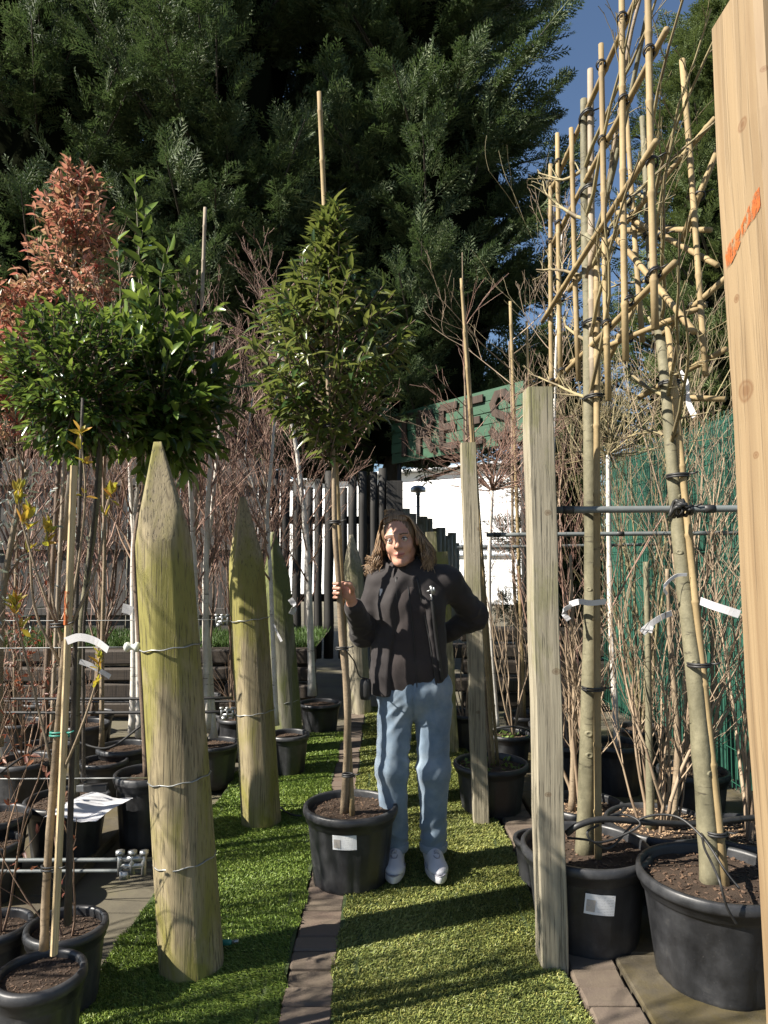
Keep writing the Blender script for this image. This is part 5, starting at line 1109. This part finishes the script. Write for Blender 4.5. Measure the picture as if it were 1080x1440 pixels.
for k in range(420):   # falling from the parting past the temples, covering the ears
    sd = 1 if k % 2 else -1; y0 = rgh.uniform(-.05, .05); w = rgh.uniform(.0, 1)
    pts = [hd(-.01 + sd * rgh.uniform(0, .02), y0, .130 - abs(y0) * .35), hd(sd * .058, y0 * .8 - .012, .098), hd(sd * (.078 + .008 * w), -.034 + .05 * rgh.random(), .04), hd(sd * (.088 + .022 * w), -.036 + .055 * rgh.random(), -.03), hd(sd * (.094 + .034 * w), -.03 + .06 * rgh.random(), -.085)]
    q = pts[-1].copy(); q[2] = rgh.uniform(1.385, 1.44); q[0] += sd * rgh.uniform(-.012, .02); pts.append(q); pth = smooth_path(pts, 28); us = np.linspace(0, 1, 28); ph = rgh.choice((0, .5, 2.1, 2.6, 4.2, 4.7)) + rgh.gauss(0, .35); am = .010 * np.clip((us - .3) * 2, 0, 1)
    pth[:, 0] += am * np.sin(us * 22 + ph); pth[:, 1] += am * np.cos(us * 20 + ph * 1.3); tube(g, pth + O, .0027 * rgh.uniform(.6, 1.15) * np.clip(1.2 - us * .8, .3, 1), 4)
for k in range(80):   # loose knot on top
    a = rgh.uniform(0, 6.3); r = rgh.uniform(.008, .024); c0 = np.array((-.022, .0, .128)); pts = [hd(*(c0 + (r * math.cos(a + t * 2.2), .9 * r * math.sin(a + t * 2.2), .012 * math.sin(t * 3 + k) + .004))) for t in np.linspace(0, 1, 8)]; tube(g, np.array(pts) + O, .0026, 4)
for k in range(90):   # swept back from the brow
    x = rgh.uniform(-.05, .05); pts = [hd(x, -.072 + abs(x) * .55, .094 - abs(x) * .35), hd(x * .95, -.046, .122 - abs(x) * .4), hd(x * .6 - .01, -.015, .134 - abs(x) * .2), hd(x * .3 - .02, .01, .14)]; tube(g, smooth_path(pts, 12) + O, .0026, 4)
o = obj('hair_locks', g, M['hair'], woman); o.parent = hair; o['kind'] = 'stuff'
# ---- clothes
def fabric(name, c1, c2, c3=None, rough=.9, sheen=.3, fine=700, bs_=.25):
    m = plain(name, c1, c2, 7, rough, bstr=0, c3=c3, spec=.25); nt = m.node_tree; b = nt.nodes['Principled BSDF']; b.inputs['Sheen Weight'].default_value = sheen; b.inputs['Sheen Roughness'].default_value = .5
    bump(nt, b, nz(nt, coords(nt), fine, 3, .6), bs_, .002); return m
M['fleece'] = fabric('charcoal_fleece', (.030, .024, .024), (.042, .034, .033), sheen=.15); M['shell'] = fabric('black_softshell', (.022, .019, .020), (.033, .028, .028), rough=.75, sheen=.1); M['denim'] = fabric('washed_denim', (.085, .13, .19), (.15, .205, .27), (.25, .30, .35), fine=900)
M['denim_in'] = fabric('denim_reverse', (.18, .22, .27), (.22, .265, .31)); M['zip'] = plain('zip_tape', (.008, .008, .009), (.014, .014, .015), 60, .5, bstr=0); M['shoe'] = plain('white_leather', (.60, .60, .63), (.52, .52, .56), 20, .5, bstr=.1, bdist=.002); M['shaded_lace'] = plain('shaded_lace', (.4, .4, .44), (.34, .34, .38), 20, .7, bstr=0); M['shoe_seam'] = plain('shoe_seam', (.30, .30, .34), (.24, .24, .28), 20, .6, bstr=0)  # lace grey puts in the shading that sets white laces off the shoe
def wrinkle(v, q, fn):
    n = vnormals(v, q); return v + n * fn(v)[:, None]
def nse(v, sx, sy, sz, o=0.0): return np.array([mnoise.noise((a * sx + o, b * sy, c * sz)) for a, b, c in v])
def ridge(v, sx, sy, sz, o=0.0): return 1 - 2 * np.abs(nse(v, sx, sy, sz, o))
def tors(extra=0.0):
    o = []; U = lambda a, b, r1, r2, k, s=(1, 1, 1): o.append(('u', sd_cone(a, b, r1 + extra, r2 + extra, s), k))
    U((-.028, 0, .93), (-.02, .0, 1.10), .158, .142, 0, (1, 1.36, 1)); U((-.02, 0, 1.10), (-.018, .008, 1.28), .142, .148, .05, (1, 1.34, 1)); U(SL + (.035, .0, -.02), SR + (-.035, .0, -.02), .06, .06, .06); U(SL + (.04, .0, .01), (-.055, .025, 1.375), .05, .055, .05); U(SR + (-.04, .0, .01), (-.03, .025, 1.375), .05, .055, .05)
    U((-.10, -.045, 1.235), (.05, -.045, 1.235), .055, .055, .06); return o
# fleece
fo = tors(-.012); fo.append(('u', sd_cone((-.02, 0, .84), (-.02, 0, .95), .148, .15, (1, 1.36, 1)), .03)); fo.append(('s', sd_ell((-.02, 0, .35), (2.5, 2.5, .495)), .004))
fv, fq = snet(fo, (-.3, -.2, .8), (.28, .2, 1.52), .006); fv = relax(fv, fq, 3)
fn = lambda v: .0055 * ridge(v + (.35 * v[:, 2:3]) * (1, 0, 0), 13, 4, 4.5, 3.1) * np.clip((1.32 - v[:, 2]) * 4, .2, 1) * np.clip((v[:, 2] - .855) * 14, 0, 1) + .003 * nse(v, 25, 20, 22, 7)
fleece = part('fleece', (wrinkle(fv, fq, fn), fq), M['fleece'])
g = Geo(); zp = [C(573, 803)[0], 0, 0]
def chest_y(x, z, vv=None):
    vv = fv if vv is None else vv; d = (vv[:, 0] - x) ** 2 + (vv[:, 2] - z) ** 2 + (vv[:, 1] > 0) * 9; return vv[np.argmin(d), 1]
zz = np.linspace(.862, 1.44, 20); zx = np.interp(zz, [.86, 1.1, 1.44], [.005, -.01, -.046]); zyy = np.array([chest_y(x, z) for x, z in zip(zx, zz)]); zyy[-3:] = np.minimum(zyy[-3:], -.062)
zyy = np.convolve(np.pad(zyy, 2, 'edge'), np.ones(5) / 5, 'valid'); tube(g, np.stack((zx, zyy - .003, zz), -1) + O, .0042, 6, flat=.6); obj('zip', g, M['zip'], fleece)
g = Geo(); tube(g, np.array((zx[-1], -.083, 1.445)) + O + np.array([(0, 0, 0), (.002, -.003, -.02)]), .004, 6); obj('zip_pull', g, plain('red_pull', (.4, .05, .04), None, 20, .5, bstr=0), fleece)
# outer jacket: body, sleeves; opened down the front
jo = tors(.010); jo.append(('u', sd_cone((-.035, .0, .845), (-.03, 0, .96), .176, .168, (1, 1.36, 1)), .04)); jo.append(('s', sd_ell((-.03, 0, .32), (2.5, 2.5, .51)), .004))
for sh, el, wr in ((SL, EL, WL), (SR, ER, WR)):
    jo.append(('u', sd_cone(sh + (0, 0, -.005), el, .066, .056, ), .035)); jo.append(('u', sd_cone(el, wr * .93 + el * .07, .055, .042), .02))
# front opening, wider to the hem on picture left
for (x0, z0, x1, z1, r0, r1) in ((-.046, 1.45, -.028, 1.20, .030, .050), (-.028, 1.20, -.005, .78, .050, .088)): jo.append(('s', sd_cone((x0, -.19, z0), (x1, -.2, z1), r0 + .07, r1 + .07), .006))
jv, jq = snet(jo, (-.42, -.26, .78), (.40, .28, 1.54), .0055); jv = relax(jv, jq, 2)
def jw(v):
    w = .0045 * ridge(v + (.5 * v[:, 2:3]) * (1, 0, 0), 10, 8, 6.5, 1.7) + .003 * nse(v, 24, 24, 24, 5)
    for e in (EL, ER): d = np.linalg.norm(v - e, axis=1); w += .010 * np.exp(-(d / .12) ** 2) * ridge(v, 14, 14, 26, 9)
    return w * np.clip((v[:, 2] - .845) * 14, 0, 1)
jacket = part('jacket', (wrinkle(jv, jq, jw), jq), M['shell'])
def ring_collar(name, c, r0, r1, h, th, tilt, gap, m, par):
    g = Geo(); n = 40; a = np.linspace(-math.pi / 2 + gap, math.pi * 1.5 - gap, n); v = []
    for r, z in ((r0 + th, 0), ((r0 + r1) / 2 + th * 1.2, h * .5), (r1 + th, h), (r1 + th * .3, h + th * .8), (r1 - th * .5, h), ((r0 + r1) / 2 - th, h * .5)):
        for t_ in a: v.append((c[0] + r * math.cos(t_), c[1] + r * 1.02 * math.sin(t_), c[2] + z * (1 + .25 * math.sin(t_)) + tilt * math.sin(t_) * r + .003 * math.sin(5 * t_ + z * 40)))
    i = np.arange(5)[:, None] * n; j = np.arange(n - 1)[None]; g.add(np.array(v) + O, np.stack((i + j, i + j + 1, i + n + j + 1, i + n + j), -1).reshape(-1, 4)); return obj(name, g, m, par)
ring_collar('collar', (-.052, .008, 1.395), .080, .066, .058, .006, .30, .02, M['fleece'], fleece)
ring_collar('collar', (-.045, .014, 1.388), .103, .094, .062, .007, .32, .55, M['shell'], jacket)
def edge_line(name, xs, zs_, r, m, par, off=.012, vv=None):
    g = Geo(); ys = np.array([chest_y(x, z, jv) for x, z in zip(xs, zs_)]); ys = np.convolve(np.pad(ys, 2, 'edge'), np.ones(5) / 5, 'valid'); tube(g, np.stack((xs, ys - off * .2, zs_), -1) + O, r, 6); return obj(name, g, m, par)
zs_ = np.linspace(.85, 1.37, 22); edge_line('zip_edge', np.interp(zs_, [.85, 1.1, 1.37], [-.105, -.092, -.088]), zs_, .0045, M['zip'], jacket); edge_line('zip_edge', np.interp(zs_, [.85, 1.1, 1.37], [.098, .06, .005]), zs_, .0045, M['zip'], jacket)
def patch_on(name, cx, cz, w, h, m, par, thick=.003):
    y = chest_y(cx, cz, jv); g = Geo(); bbox(g, np.array((cx, y - .004, cz)) + O, (w, thick, h), .0008); return obj(name, g, m, par, False)
q = C(531, 833, -.1); patch_on('badge', -.158, 1.30, .013, .034, M['white'], jacket)
# clip and cord on the jacket front
g = Geo(); cz = 1.305; cx = .072; y = chest_y(cx, cz, jv) - .012; c0 = np.array((cx, y, cz)) + O
for d0, d1, r in (((-.004, 0, .026), (.006, -.002, -.012), .007), ((-.022, 0, .0), (.0, -.002, .008), .004), ((-.004, 0, -.012), (.004, 0, -.04), .004), ((.010, 0, .02), (.012, 0, -.006), .005)): tube(g, [c0 + d0, c0 + d1], r, 7)
obj('lanyard_clip', g, M['steel'], jacket)
g = Geo(); pts = [(cx, cz - .03), (cx + .008, 1.2), (cx + .022, 1.08), (cx + .04, .95), (cx + .048, .90)]; tube(g, smooth_path([(x, chest_y(x, z, jv) - .010, z) for x, z in pts], 24) + O, .0085, 7); obj('hanging_strap', g, M['zip'], jacket)
# jeans
po = [('u', sd_cone((-.012, .005, .93), (0, .008, .86), .138, .152, (1, 1.25, 1)), 0)]
for hx, kn, an in ((-.082, KL, AL), (.082, KR, AR)):
    po.append(('u', sd_cone((hx, .005, .86), kn, .088, .067), .022)); po.append(('u', sd_cone(kn, an + (0, 0, .02), .067, .056), .03))
po.append(('s', sd_ell((0, 0, 0), (.6, .6, .125)), .003)); po.append(('s', sd_cone((-.012, -.3, .12), (-.004, -.3, .78), .02, .002, (1, .02, 1)), .006))
pv, pq = snet(po, (-.25, -.18, .1), (.25, .2, 1.0), .006); pv = relax(pv, pq, 2)
def pw(v):
    w = np.zeros(len(v))
    for kn, sg in ((KL, 1), (KR, -1)):
        near = np.abs(v[:, 0] - kn[0]) < .09; dz = v[:, 2] - kn[2]; sk = v + (sg * .6 * v[:, :1]) * (0, 0, 1)
        w += near * (.008 * np.exp(-(dz / .13) ** 2) * ridge(sk, 7, 7, 16, sg * 4) + .008 * np.exp(-((v[:, 2] - .2) / .08) ** 2) * ridge(sk, 6, 6, 20, sg * 7) + .011 * np.exp(-((v[:, 2] - .78) / .10) ** 2) * ridge(v - (sg * 1.2 * v[:, :1]) * (0, 0, 1), 8, 8, 15, 2))
    return (w + .004 * ridge(v, 11, 11, 3.5, 5)) * .9 + .002 * nse(v, 30, 30, 20)
jeans = part('jeans', (wrinkle(pv, pq, pw), pq), M['denim'])
for an in (AL, AR):
    g = Geo(); lathe(g, [(.054, .0), (.061, .004), (.064, .02), (.063, .036), (.058, .04), (.052, .03)], an + np.array((0, 0, -.014)) + O, 30, 0, lambda r, z, th: r * (1 + .03 * np.sin(th * 2 + 1) + .02 * np.sin(5 * th))); obj('turn_up', g, M['denim_in'], jeans)
g = Geo(); zl = np.linspace(.80, .14, 20); 
# trainers
for nm, an, yaw in (('trainer', AL, -.06), ('trainer', AR, .1)):
    base = np.array((an[0], 0, .042)); Rz = rotz(yaw); T = lambda x, y, z: base + Rz @ np.array((x, y, z))
    so = [('u', sd_cone(T(0, .08, .036), T(0, -.02, .036), .040, .043, (1, 1, 1.15)), 0), ('u', sd_ell(T(.002, -.09, .036), (.046, .066, .029)), .02), ('u', sd_cone(T(0, .05, .07), T(0, .04, .11), .038, .041, (1, .9, 1)), .03), ('u', sd_cone(T(0, .03, .085), T(.002, -.07, .048), .035, .030), .025)]
    so.append(('s', sd_ell(T(0, 0, -.5), (3, 3, .503)), .003)); sv, sq = snet(so, base + (-.1, -.24, -.03), base + (.1, .18, .16), .004); sh = part(nm, (relax(sv, sq, 1), sq), M['shoe'])
    g = Geo(); th = np.linspace(0, 2 * math.pi, 41)[:-1]; pr = [(.99, .0), (1.05, .004), (1.06, .026), (1.02, .031), (.9, .031)]; ring = np.array([((.0475 if math.cos(t_) > 0 else .041) * math.sin(t_) * (1 - .12 * abs(math.cos(t_)) ** 8), -.022 - .145 * math.cos(t_)) for t_ in th]); v = np.array([T(x * k, -.022 + (y + .022) * (1 + (k - 1) * .35), z) for k, z in pr for x, y in ring])
    ii = np.arange(len(pr) - 1)[:, None] * 40; jj = np.arange(40)[None]; g.add(v + O, np.stack((ii + jj, ii + (jj + 1) % 40, ii + 40 + (jj + 1) % 40, ii + 40 + jj), -1).reshape(-1, 4)); obj('sole', g, M['shoe'], sh)
    def surf(x, y): 
        w = T(x, y, 0); d = (sv[:, 0] - w[0]) ** 2 + (sv[:, 1] - w[1]) ** 2 - .4 * np.maximum(0, sv[:, 2] - .03) ** 2; i = np.argsort(d)[:12]; return sv[i[np.argmax(sv[i, 2])]]
    g = Geo(); th = np.linspace(0, 2 * math.pi, 40); ol = []
    for t_ in th:
        y = -.022 - .146 * math.cos(t_); x = (.0475 if math.cos(t_) > 0 else .041) * math.sin(t_) * (1 - .12 * abs(math.cos(t_)) ** 8); ol.append(T(x * 1.045, -.022 + (y + .022) * 1.01, .0325))
    tube(g, np.array(ol) + O, .0025, 6, cap=False); obj('sole_seam', g, M['shoe_seam'], sh)
    g = Geo()
    for k, y in enumerate((-.078, -.06, -.042, -.024, -.006)):
        s1 = surf(-.024, y); s2 = surf(.024, y + .012); md = (s1 + s2) / 2 + (0, -.003, .009); tube(g, smooth_path([s1, md, s2], 8) + O, .0042, 6); s1 = surf(.024, y); s2 = surf(-.024, y + .012); md = (s1 + s2) / 2 + (0, -.003, .010); tube(g, smooth_path([s1, md, s2], 8) + O, .0042, 6)
    obj('laces', g, M['shaded_lace'], sh)
    g = Geo(); us = np.linspace(-1, 1, 12); tube(g, np.array([surf(.036 * u, -.108 + .028 * u * u) + (0, -.001, .001) for u in us]) + O, .0022, 5); obj('toe_seam', g, M['shoe_seam'], sh)
# pouch at the hip
t = thing('hip_pouch', 'small black pouch with cord hanging at the woman\'s hip', 'pouch', C(514, 965, -.05) + O); q = C(514, 968, -.09) + O; g = Geo()
lathe(g, [(.001, -.05), (.022, -.048), (.026, -.03), (.027, .02), (.022, .04), (.012, .046), (.001, .046)], q, 14); obj('bag', g, M['rubber'], t)
g = Geo(); tube(g, smooth_path([P(484, 912, 3.1), P(498, 930, 3.15), P(505, 950, 3.2), q + (0, 0, .045)], 14), .0028, 6); obj('cord', g, M['rubber'], t)
# ================================================================== wires, pipes, hoses, tags
def zat(px, py, Y): return P(px, py, Y)[2]
def insulator(t, c, ax=(1, 0, 0), r=.018, L=.055):
    a = unit(np.asarray(ax, float)); g = Geo(); us = np.linspace(-.5, .5, 9)[:, None]; tube(g, np.asarray(c) + a * us * L, r * np.array((.7, 1, 1, .6, .55, .6, 1, 1, .7)), 10); obj('insulator', g, M['insul'], t)
def clamp(t, c, s=1.0):
    c = np.asarray(c); g = Geo(); tube(g, [c + (-.03 * s, -.02, .012), c + (.03 * s, -.02, .016)], .009 * s, 8); tube(g, [c + (-.035 * s, -.02, -.012), c + (.032 * s, -.02, -.008)], .008 * s, 8)
    for dx in (-.032, .0, .03): tube(g, [c + (dx * s, -.022, -.03 * s), c + (dx * s, -.022, .03 * s)], .007 * s, 7); lathe(g, [(.001, .02 * s), (.012 * s, .02 * s), (.012 * s, .03 * s), (.001, .032 * s)], c + (dx * s, -.022, 0), 8)
    lathe(g, [(.001, -.04 * s), (.014 * s, -.04 * s), (.014 * s, -.02 * s), (.001, -.02 * s)], c + (-.02 * s, -.02, 0), 10); obj('clamp', g, M['steel'], t)
def wire_run(label, post, z, x_end, r, m, wrap=True, name='support_wire', kind='wire', parts=()):
    b, H, Mx = post[:3]; r0 = .108; ctr = b + Mx @ np.array((0, 0, z)); t = thing(name, label, kind, (ctr[0], ctr[1], 0))
    s = ctr + np.array((-r0 - .002, -.02, 0)); g = Geo(); n = 16; us = np.linspace(0, 1, n)[:, None]; e = np.array((x_end, s[1] + .05, z + .01)); tube(g, s * (1 - us) + e * us - np.array((0, 0, .015)) * np.sin(us * math.pi), r, 7); obj('line', g, m, t)
    if wrap:
        g = Geo(); th = np.linspace(math.pi * .95, math.pi * 2.05, 24); tube(g, ctr + np.stack((np.cos(th) * r0, np.sin(th) * r0, .0025 * np.sin(th * 9) + .012 * np.cos(th)), -1), .0028, 6); obj('loop', g, M['wire'], t)
    for k, dx in parts:
        q = s + np.array((dx, -.004, 0))
        insulator(t, q) if k == 'i' else clamp(t, q, 1.35 if k == 'c' else 1.0)
    return t
z1 = lambda py: zat(240, py, LP1[0][1] - .1)
wire_run('wire with a pale insulator running left from the front log post', LP1, z1(912), -3.2, .0022, M['wire'], parts=(('i', -.022),))
wire_run('thin wire tied to the middle of the front log post', LP1, z1(1103), -3.2, .003, M['wire'])
wire_run('grey hose line with steel clamp on the front log post', LP1, z1(1222), -3.2, .007, M['pipe'], parts=(('c', -.06),), name='hose_line', kind='hose')
t = wire_run('lower grey hose line crossing behind the split stake', LP1, z1(1238), -3.2, .006, M['pipe'], wrap=False, name='hose_line', kind='hose')
z2 = lambda py: zat(350, py, LP2[0][1] - .1)
wire_run('wire with twin insulators on the middle log post', LP2, z2(872), -3.6, .0022, M['wire'], parts=(('d', -.03), ('i', .06)))
wire_run('dark hose line clamped to the middle log post', LP2, z2(1005), -3.6, .009, M['rubber'], parts=(('d', -.03), ('d', .05)), name='hose_line', kind='hose')
wire_run('second dark hose line just above the clamped one', LP2, z2(985), -3.6, .008, M['rubber'], wrap=False, name='hose_line', kind='hose')
wire_run('black hose line at the grey shaded log post', LP3, zat(380, 985, LP3[0][1]), -4, .008, M['rubber'], name='hose_line', kind='hose')
# pipes tying the right hand rows
def pipe_run(label, a, b, r=.013):
    t = thing('support_pipe', label, 'pipe', (a[0], a[1], 0)); g = Geo(); us = np.linspace(0, 1, 8)[:, None]; tube(g, a * (1 - us) + b * us, r, 12); obj('tube', g, M['pipe'], t)
    for u in (.04, .5): 
        q = a * (1 - u) + b * u; g = Geo(); tube(g, [q - (.02, 0, 0), q + (.02, 0, 0)], r * 1.2, 10); obj('collar', g, M['rubber'], t)
    return t
b = SP2[0]; pipe_run('grey pipe tied across the two pleached trees', np.array((b[0] + .05, b[1] + .04, zat(780, 716, b[1]))), np.array((1.75, 2.56, zat(780, 716, b[1]) - .0)))
b = SP3[0]; pipe_run('grey pipe running from the second square post toward the green fence', np.array((b[0] + .05, b[1] + .03, zat(690, 752, b[1]))), np.array((2.05, 3.9, zat(690, 750, b[1]))), .012)
b = SP4[0]; pipe_run('thin far pipe from the mossy square post', np.array((b[0] + .05, b[1] + .03, zat(640, 770, b[1]))), np.array((2.05, 5.3, zat(640, 766, b[1]))), .012)
# strap on pipe
t = thing('strap', 'black rubber strap knotted where the leaning stem meets the pipe', 'strap', P(960, 716, 2.5)); q = P(958, 714, 2.53)
g = Geo()
for k in range(5): th = np.linspace(0, 2 * math.pi, 14); tube(g, q + np.stack((np.cos(th) * .012 + (k - 2) * .011, np.sin(th) * .03, np.cos(th + k) * .02 + .012 * np.sin(th * 2 + k)), -1), .007, 6)
obj('band', g, M['rubber'], t)
# hoses over the right pots
def hose(label, pts, r, name='drip_hose'):
    pth = smooth_path(pts, 60); g = Geo(); tube(g, pth, r, 8); obj(name, g, M['rubber'], None, True, label, 'hose')
RZ = .365
hose('thick black drip hose looping over both right hand pots', [P(797, 1172, 2.62), P(815, 1160, 2.6), P(850, 1152, 2.62), P(920, 1157, 2.66), P(985, 1158, 2.72), P(1060, 1150, 2.8), P(1130, 1148, 2.9)], .011)
hose('thin black feeder tube curling across the stickered pot', [P(798, 1178, 2.68), P(830, 1182, 2.62), P(858, 1192, 2.64), P(900, 1152, 2.64), P(950, 1148, 2.6), P(990, 1180, 2.5), P(1020, 1225, 2.4), P(1040, 1250, 2.36)], .0042)
hose('thin black feeder tube hanging over the dusty pot rim', [P(985, 1160, 2.6), P(990, 1190, 2.45), P(1000, 1212, 2.36), P(1012, 1240, 2.27), P(1022, 1275, 2.27), P(1036, 1300, 2.28)], .004)
hose('looped thin tube above the stickered pot', [P(842, 1160, 2.64), P(826, 1170, 2.6), P(835, 1184, 2.6), P(862, 1180, 2.62), P(900, 1160, 2.62), P(880, 1146, 2.66), P(848, 1150, 2.66)], .0042)
hose('thin cable lying on the turf beside the middle log post', [P(388, 1120, 3.9) * 0 + G(385, 1128, .045), G(400, 1140, .045), G(412, 1146, .045), G(424, 1147, .045)], .005)
hose('black drip line draped over the paper covered pot row', [P(-20, 1102, 3.5), P(40, 1060, 3.7), P(90, 1040, 3.9), P(150, 1052, 3.9), P(200, 1020, 4.0)], .006)
t = thing('hose_end', 'short teal hose connector lying on the turf by the front log post', 'connector', G(318, 1322)); g = Geo(); a = G(306, 1326, .05); tube(g, [a, a + (.04, .005, 0), a + (.05, .006, 0)], (.011, .011, .008), 8); obj('body', g, M['teal'], t); g = Geo(); tube(g, [a + (.05, .006, 0), a + (.075, .01, .002)], .006, 8); obj('nozzle', g, M['steel'], t)
# sheet of paper on the pot with a pen
t = thing('paper_sheet', 'white sheet of paper lying on the rim of a pot', 'paper', P(135, 1120, 3.45)); o = P(133, 1115, 3.5); o[2] = .30; g = Geo(); nx, ny = 8, 6; v = []
for j in range(ny):
    for i in range(nx): x, y = (i / 7 - .5) * .24, (j / 5 - .5) * .26; v.append((o[0] + x + y * .3, o[1] - .05 + y, o[2] + .012 * math.sin(i * 1.1) - .03 * max(0, x) / .12 - (.05 * (.4 - j / 5) if j < 2 else 0)))
i = np.arange(ny - 1)[:, None] * nx + np.arange(nx - 1)[None]; g.add(np.array(v), np.stack((i, i + 1, i + nx + 1, i + nx), -1).reshape(-1, 4)); obj('sheet', g, M['white'], t)
t = thing('till_box', 'small black and grey box on the sheet of paper', 'box', P(130, 1104, 3.55)); o = P(130, 1102, 3.6); g = Geo(); bbox(g, (o[0] + .02, 3.6, .325), (.11, .04, .035), .004, rotz(.1)); obj('case', g, M['rubber'], t, False); g = Geo(); bbox(g, (o[0] - .055, 3.6, .325), (.04, .04, .036), .004, rotz(.1)); obj('end_cap', g, M['steel'], t, False)
# hanging tags among the left rows
for lab, pts, w, d in (('curled white tag hanging on a shaded birch', [(408, 842), (414, 852), (410, 864)], .04, 4.6), ('folded white tag below the first, by the pinkish stem', [(112, 930), (128, 936), (142, 944), (155, 952)], .025, 3.3), ('small white tag on a twig between stems', [(176, 800), (177, 815), (177, 830)], .014, 3.8), ('white and teal tag tied near the front log post', [(172, 855), (180, 857), (186, 860)], .05, 3.7)):
    t = thing('plant_tag', lab, 'tag', P(*pts[0], d)); paper_tag(t, [P(x, y, d) for x, y in pts], w, name='strip')
# orange paint stroke on the left face of the fresh post
bb, HH, MM, pob = SP1; zc = (P(1030, 318, 1.0) - bb)[2] / MM[2, 2]; v = []
for u in np.linspace(0, 1, 7):
    for w in (-.5, .5): v.append(bb + MM @ np.array((-.0712, .052 - .104 * u, zc - .03 + .05 * u + w * (.026 + .008 * math.sin(u * 9 + w)))))
g = Geo(); g.add(np.array(v), np.array([(2 * k, 2 * k + 1, 2 * k + 3, 2 * k + 2) for k in range(6)])); obj('paint_stroke', g, M['orange'], pob, False)
